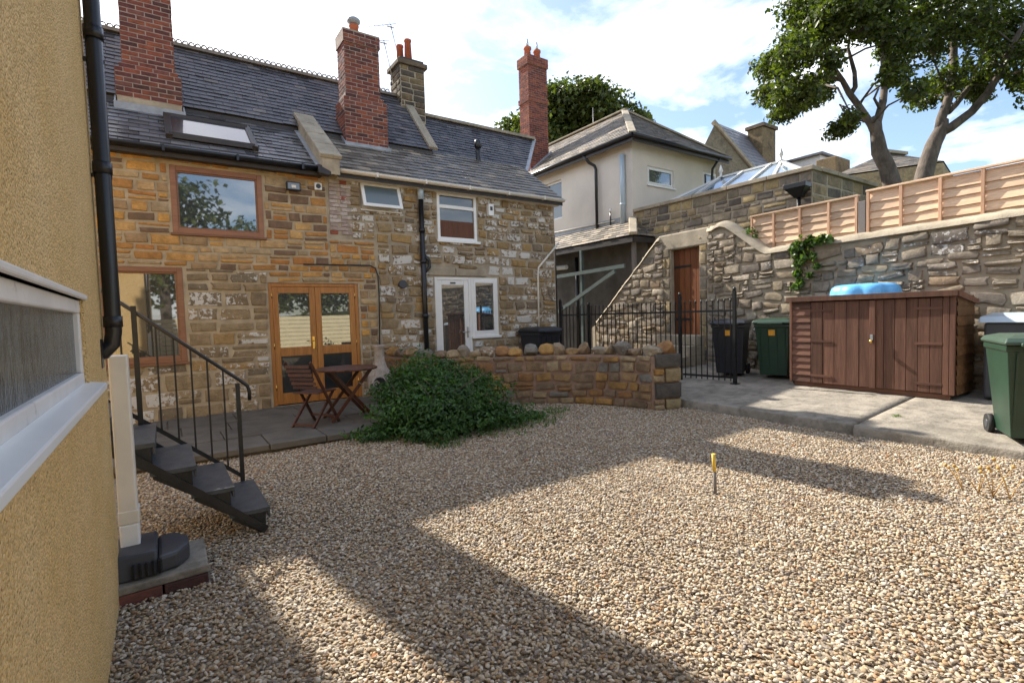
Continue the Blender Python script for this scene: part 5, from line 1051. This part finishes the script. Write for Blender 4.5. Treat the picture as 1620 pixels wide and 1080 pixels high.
tr2 = (A((1452,315,d2),(1461,282,d2),(1468,255,d2),(1477,228,d2),(1489,205,d2),(1492,190,d2)), [.28,.255,.24,.225,.2,.15])
lim2 = [(A((1486,210,d2),(1489,188,d2),(1502,152,d2),(1508,105,d2+.2),(1509,70,d2+.3),(1505,25,d2)), [.16,.15,.135,.12,.105,.06]), (A((1485,212,d2),(1504,202,d2-.1),(1537,177,d2-.2),(1563,147,d2-.3),(1584,110,d2-.4),(1602,70,d2-.6),(1625,30,d2-.8)), [.15,.145,.125,.115,.1,.085,.05]),
        (A((1500,178,d2),(1512,166,d2+.1),(1536,134,d2+.3),(1547,103,d2+.4),(1562,76,d2+.4)), [.09,.085,.075,.06,.03]), (A((1584,122,d2-.3),(1605,116,d2-.6),(1640,100,d2-1)), [.05,.04,.02])]
cl2 = [(1480,60,55,55),(1500,125,55,38),(1465,160,36,20),(1540,135,45,28),(1540,30,70,60),(1595,40,70,60),(1575,90,45,40),(1640,80,60,50),(1615,125,28,26),(1660,130,50,50),(1700,40,80,80),(1460,10,70,50),(1580,-50,120,60),(1480,-60,100,60),(1552,155,30,14)]
tree('sycamore_tree', 'thick leaning two limbed tree above the longer fence panel', tr2, lim2, cl(cl2, d2, 1.7, 6), 'leaf', .1, 29000, (PD(1455,310,d2).x, PD(1455,310,d2).y, 2.1), 4, group='trees behind the fence', thin=.74)
D = 34
clf = [(905,165,45,32),(870,185,40,32),(945,172,48,32),(985,195,38,30),(840,210,38,26),(815,205,26,20),(905,205,60,34),(960,215,50,34),(1010,190,22,14),(880,150,28,18),(930,148,38,20),(860,240,60,30),(940,240,60,30),(1000,225,30,24)]
fb_ = PD(910, 262, D); tree('broad_tree', 'big rounded dark tree far behind the tall brick chimney', ([V((fb_.x,fb_.y,-.04)), V((fb_.x,fb_.y,6)), V((fb_.x+.3,fb_.y,11))], [.6,.5,.35]),
     [(A((905,270,D),(890,230,D),(870,195,D)), [.3,.2,.08]), (A((910,270,D),(925,225,D),(945,185,D)), [.3,.2,.08]), (A((912,260,D),(905,200,D),(900,165,D)), [.3,.2,.06])], cl(clf, D, 1.6, 8, 1.45), 'leaf_far', .3, 26000, (fb_.x, fb_.y, 0), 9)
# trees and boarding behind the photographer: seen in the window panes
for k, (x, y, h) in enumerate(((.3,-14.5,9.2), (5.5,-19,8), (11,-17,7), (-6,-16,10))):
    rr = random.Random(k+30); cls = [((x+rr.uniform(-2,2), y+rr.uniform(-2,2), h*rr.uniform(.4,.9)), (1.7,1.7,1.3)) for _ in range(12)]
    lab = ['broad tree left of the yard behind the photographer', 'tall leafy tree straight behind the photographer', 'shorter tree to the right behind the photographer', 'largest tree furthest left behind the photographer'][k]
    tree('garden_tree', lab, ([V((x,y,-.04)), V((x,y,h*.35)), V((x+.3,y,h*.7))], [.3,.25,.12]), [], cls, 'leaf_far', .34, 3500, (x,y,0), k+40, group='trees behind the yard')
hd = thing('boarded_fence', 'cream horizontal board fence behind the photographer', 'fence', (3, -9, 0))
for i in range(9): MB().box(-6, 14, -9.02+.004*(i % 2), -8.99, .02+i*.2, .2+i*.2).build('board', M['cream_wall'], hd)
for i in range(8): MB().box(-6+i*2.8, -5.9+i*2.8, -9.12, -9.02, 0, 1.8).build('post', M['stake_wood'], hd)
# shrub
bu = thing('leafy_shrub', 'dense dark green shrub sprawling in front of the low wall', 'shrub', (3.1, 6.3, 0))
bc = [((3.0,6.45,.4),(.75,.6,.45)),((3.45,6.25,.36),(.6,.5,.38)),((2.6,6.2,.28),(.5,.5,.3)),((3.2,6.75,.62),(.6,.4,.38)),((3.1,5.95,.28),(.7,.45,.28)),((3.75,5.95,.14),(.36,.36,.14)),((2.75,5.75,.12),(.5,.35,.14)),((3.5,5.75,.15),(.6,.35,.16)),((4.3,5.9,.06),(.35,.2,.05)),((2.2,6.15,.1),(.35,.3,.1)),((3.55,6.6,.5),(.42,.4,.32)),((2.75,6.65,.5),(.45,.4,.35))]
leaf_object('foliage', M['leaf_bush'], bu, bc, .058, 25000, 12, .6, .45, .45)
sm_ = MB(); rr = random.Random(3)
for k in range(26): p = V((3.1+rr.uniform(-.6,.7), 6.3+rr.uniform(-.3,.4), 0)); sm_.tube([p*1.0, p+V((rr.uniform(-.2,.2), rr.uniform(-.2,.2), .3)), p+V((rr.uniform(-.45,.45), rr.uniform(-.4,.4), rr.uniform(.5,.85)))], [.012,.009,.004], 5)
sm_.build('stems', M['bark'], bu)['kind'] = 'stuff'
def blades(name, label, spots, hgt, n, mat='grass', cat='weeds'):
    r = np.random.default_rng(len(name)); mb = MB()
    for (x, y, z, rad) in spots:
        for k in range(n):
            a = r.uniform(0, 6.28); q = rad*r.random()**.5; p = V((x+q*math.cos(a), y+q*math.sin(a), z)); l = V((r.normal()*.5, r.normal()*.5, 1)).normalized()*hgt*r.uniform(.4, 1.1); s = V((r.normal(), r.normal(), 0)).normalized()*hgt*.07
            mb.add([p-s, p+s, p+l*.6+s*.7, p+l*.6-s*.7, p+l+V((l.x*.4,l.y*.4,-.1*hgt))], [(0,1,2,3),(3,2,4)])
    return tag(mb.build(name, M[mat]), label, cat, kind='stuff')
blades('weeds', 'green weeds and grass creeping over the gravel below the shrub', [(4.6,5.85,0,.3),(4.2,5.6,0,.3),(2.2,6.3,0,.25),(5.0,6.1,0,.22),(3.6,5.4,0,.35),(2.7,5.4,0,.25)], .09, 130)
q = PZ(1419, 661, .13); blades('pavement_weed', 'tiny green weed in the pavement crack', [(q.x, q.y, zp(q.x,q.y), .05)], .05, 40, cat='weed')
# ivy on the boundary wall
iv = thing('ivy', 'small trailing ivy hanging from the wall coping beside the shed', 'ivy', (9.7, 4.5, 1.7)); ic = []
for px, py, r_ in ((1265,400,10),(1275,388,12),(1290,384,10),(1308,380,9),(1270,415,10),(1268,432,9),(1272,448,8),(1264,455,6),(1295,405,6),(1300,420,6),(1290,435,5),(1320,379,6),(1262,392,8),(1280,405,8)):
    p = PX(px, py, BX-.1); ic.append(((p.x,p.y,p.z), (.07, r_/95, r_/95)))
leaf_object('foliage', M['leaf_ivy'], iv, ic, .075, 900, 15, .2, .9, .1)
MB().tube([PX(1290,382,BX-.08), PX(1272,400,BX-.09), PX(1268,430,BX-.09), PX(1264,458,BX-.08)], .008, 5).build('stem', M['bark'], iv)
p = PX(1190, 372, 9.9); leaf_object('foliage', M['leaf_ivy'], thing('wall_plant', 'little green plant at the left end of the fence', 'plant', p), [((p.x,p.y,p.z),(.1,.12,.16))], .06, 130, 16)
for o in [o for o in col.objects if o.parent is None and o.name in ('ivy', 'wall_plant')]: turn(o)
# dry seed heads by the kerb
for k, (px, py, hh) in enumerate(((1505,765,.2),(1530,770,.24),(1553,775,.24),(1580,780,.26),(1608,780,.28))):
    g = PZ(px+18, py+10, 0); t = thing('dry_flower', ['leftmost dry seed stem at the kerb below the green bin', 'second dry seed stem from the left at the kerb', 'middle dry seed stem at the kerb', 'fourth dry seed stem from the left at the kerb', 'rightmost dry seed stem at the frame edge'][k], 'dried plant', g, 'dry seed heads by the kerb')
    for j in range(3):
        rr = random.Random(k*7+j); tip = g+V((rr.uniform(-.12,.08), rr.uniform(-.1,.12), hh*rr.uniform(.7,1.1))); MB().tube([g, g.lerp(tip,.5)+V((.015,0,.02)), tip], [.004,.003,.002], 5).build('stem', M['dry'], t); MB().lathe([(.003,-.012),(.013,-.004),(.014,.006),(.004,.014)], tip, 8).build('seed_head', M['dry'], t)

# ================================================================== FAR HOUSES
fh = thing('stone_house', 'far stone house with steep gable and stub chimney', 'house', PD(1150, 300, 26)); D = 26
g = [PD(1098,262,D), PD(1130,198,D), PD(1205,290,D), PD(1205,330,D), PD(1098,330,D)]; back = PD(1200,225,D+9)-PD(1130,198,D)
MB().prism(g, back*.9).build('wall', M['ext_stone'], fh)
up_ = V((0,0,.12)); A0, B0 = PD(1128,196,D), PD(1212,296,D); slates(fh, B0+up_+back*.9, B0+up_, A0+up_, A0+up_+back*.9, .28, .4, M['slate_isl'], seed=30)
MB().bar(A0+V((0,0,.12)), B0+V((0,0,.12)), .35, .12).build('verge_coping', M['coping'], fh)
q = PD(1205, 235, D+6); MB().box(q.x-.75, q.x+.75, q.y-.5, q.y+.5, q.z-2.2, q.z+1.1).build('chimney', M['sooty_stone'], fh, .04); MB().box(q.x-.85, q.x+.85, q.y-.6, q.y+.6, q.z+1.1, q.z+1.3).build('chimney_cap', M['sooty_stone'], fh)
q = PD(1278, 258, D+4); MB().box(q.x-.7, q.x+.9, q.y-1, q.y+1, q.z-1.4, q.z+.1).build('dormer', M['white_paint'], fh); MB().box(q.x-.9, q.x+1.1, q.y-1.2, q.y+1.2, q.z+.1, q.z+.22).build('dormer_roof', M['slate_isl'], fh)
f2 = thing('slate_house', 'far low house with hipped slate roof behind the tree trunks', 'house', PD(1400, 300, 24)); D = 24
P = lambda x, y, d=D: PD(x, y, d)
e_ = [P(1318,282), P(1492,284,D-2), P(1530,282,D+6), P(1340,280,D+7)]; zE = P(1400,277).z; e_ = [V((p.x,p.y,zE)) for p in e_]; r0, r1 = P(1400,243,D+2), P(1432,243,D+2.5); r1.z = r0.z
mb = MB(); mb.add([V((p.x,p.y,2)) for p in e_]+[p-V((0,0,.05)) for p in e_], [(0,1,5,4),(1,2,6,5),(2,3,7,6),(3,0,4,7),(4,5,6,7)]); mb.build('wall', M['ext_stone'], f2)
for q_ in ((e_[0],e_[1],r1,r0), (e_[1],e_[2],r1,r1+V((.01,0,0))), (e_[3],e_[0],r0,r0+V((.01,0,0)))): slates(f2, *q_, .3, .4, M['slate_brown'], seed=33)
mb = MB(); mb.add([*e_, r0, r1], [(0,1,5,4),(1,2,5),(2,3,4,5),(3,0,4)]); mb.build('roof_deck', M['dark_timber'], f2)
MB().bar(r0+V((0,0,.1)), r1+V((0,0,.1)), .3, .15).build('ridge_tiles', M['coping'], f2)
q = PD(1318, 258, 27); MB().box(q.x-.8, q.x+.8, q.y-.5, q.y+.5, q.z-2.5, q.z+.15).build('chimney', M['sooty_stone'], f2, .05)

# fallen leaves
fl_ = MB(); rr = random.Random(77)
for k in range(60):
    x, y = rr.uniform(.2, 6.4), rr.uniform(1.2, 6); q = V((x, y, .022)); a = rr.uniform(0, 6.28); u_ = V((math.cos(a), math.sin(a), rr.uniform(-.3,.3)))*.022; v_ = V((-math.sin(a), math.cos(a), rr.uniform(-.3,.3)))*.014
    fl_.add([q-u_, q+v_+V((0,0,.006)), q+u_, q-v_+V((0,0,.006))], [(0,1,2),(0,2,3)])
tag(fl_.build('fallen_leaves', mat_plain('brown_leaf', (.3,.12,.04), .8, .4, 30)), 'scattered small brown fallen leaves lying on the gravel', 'leaves', kind='stuff')
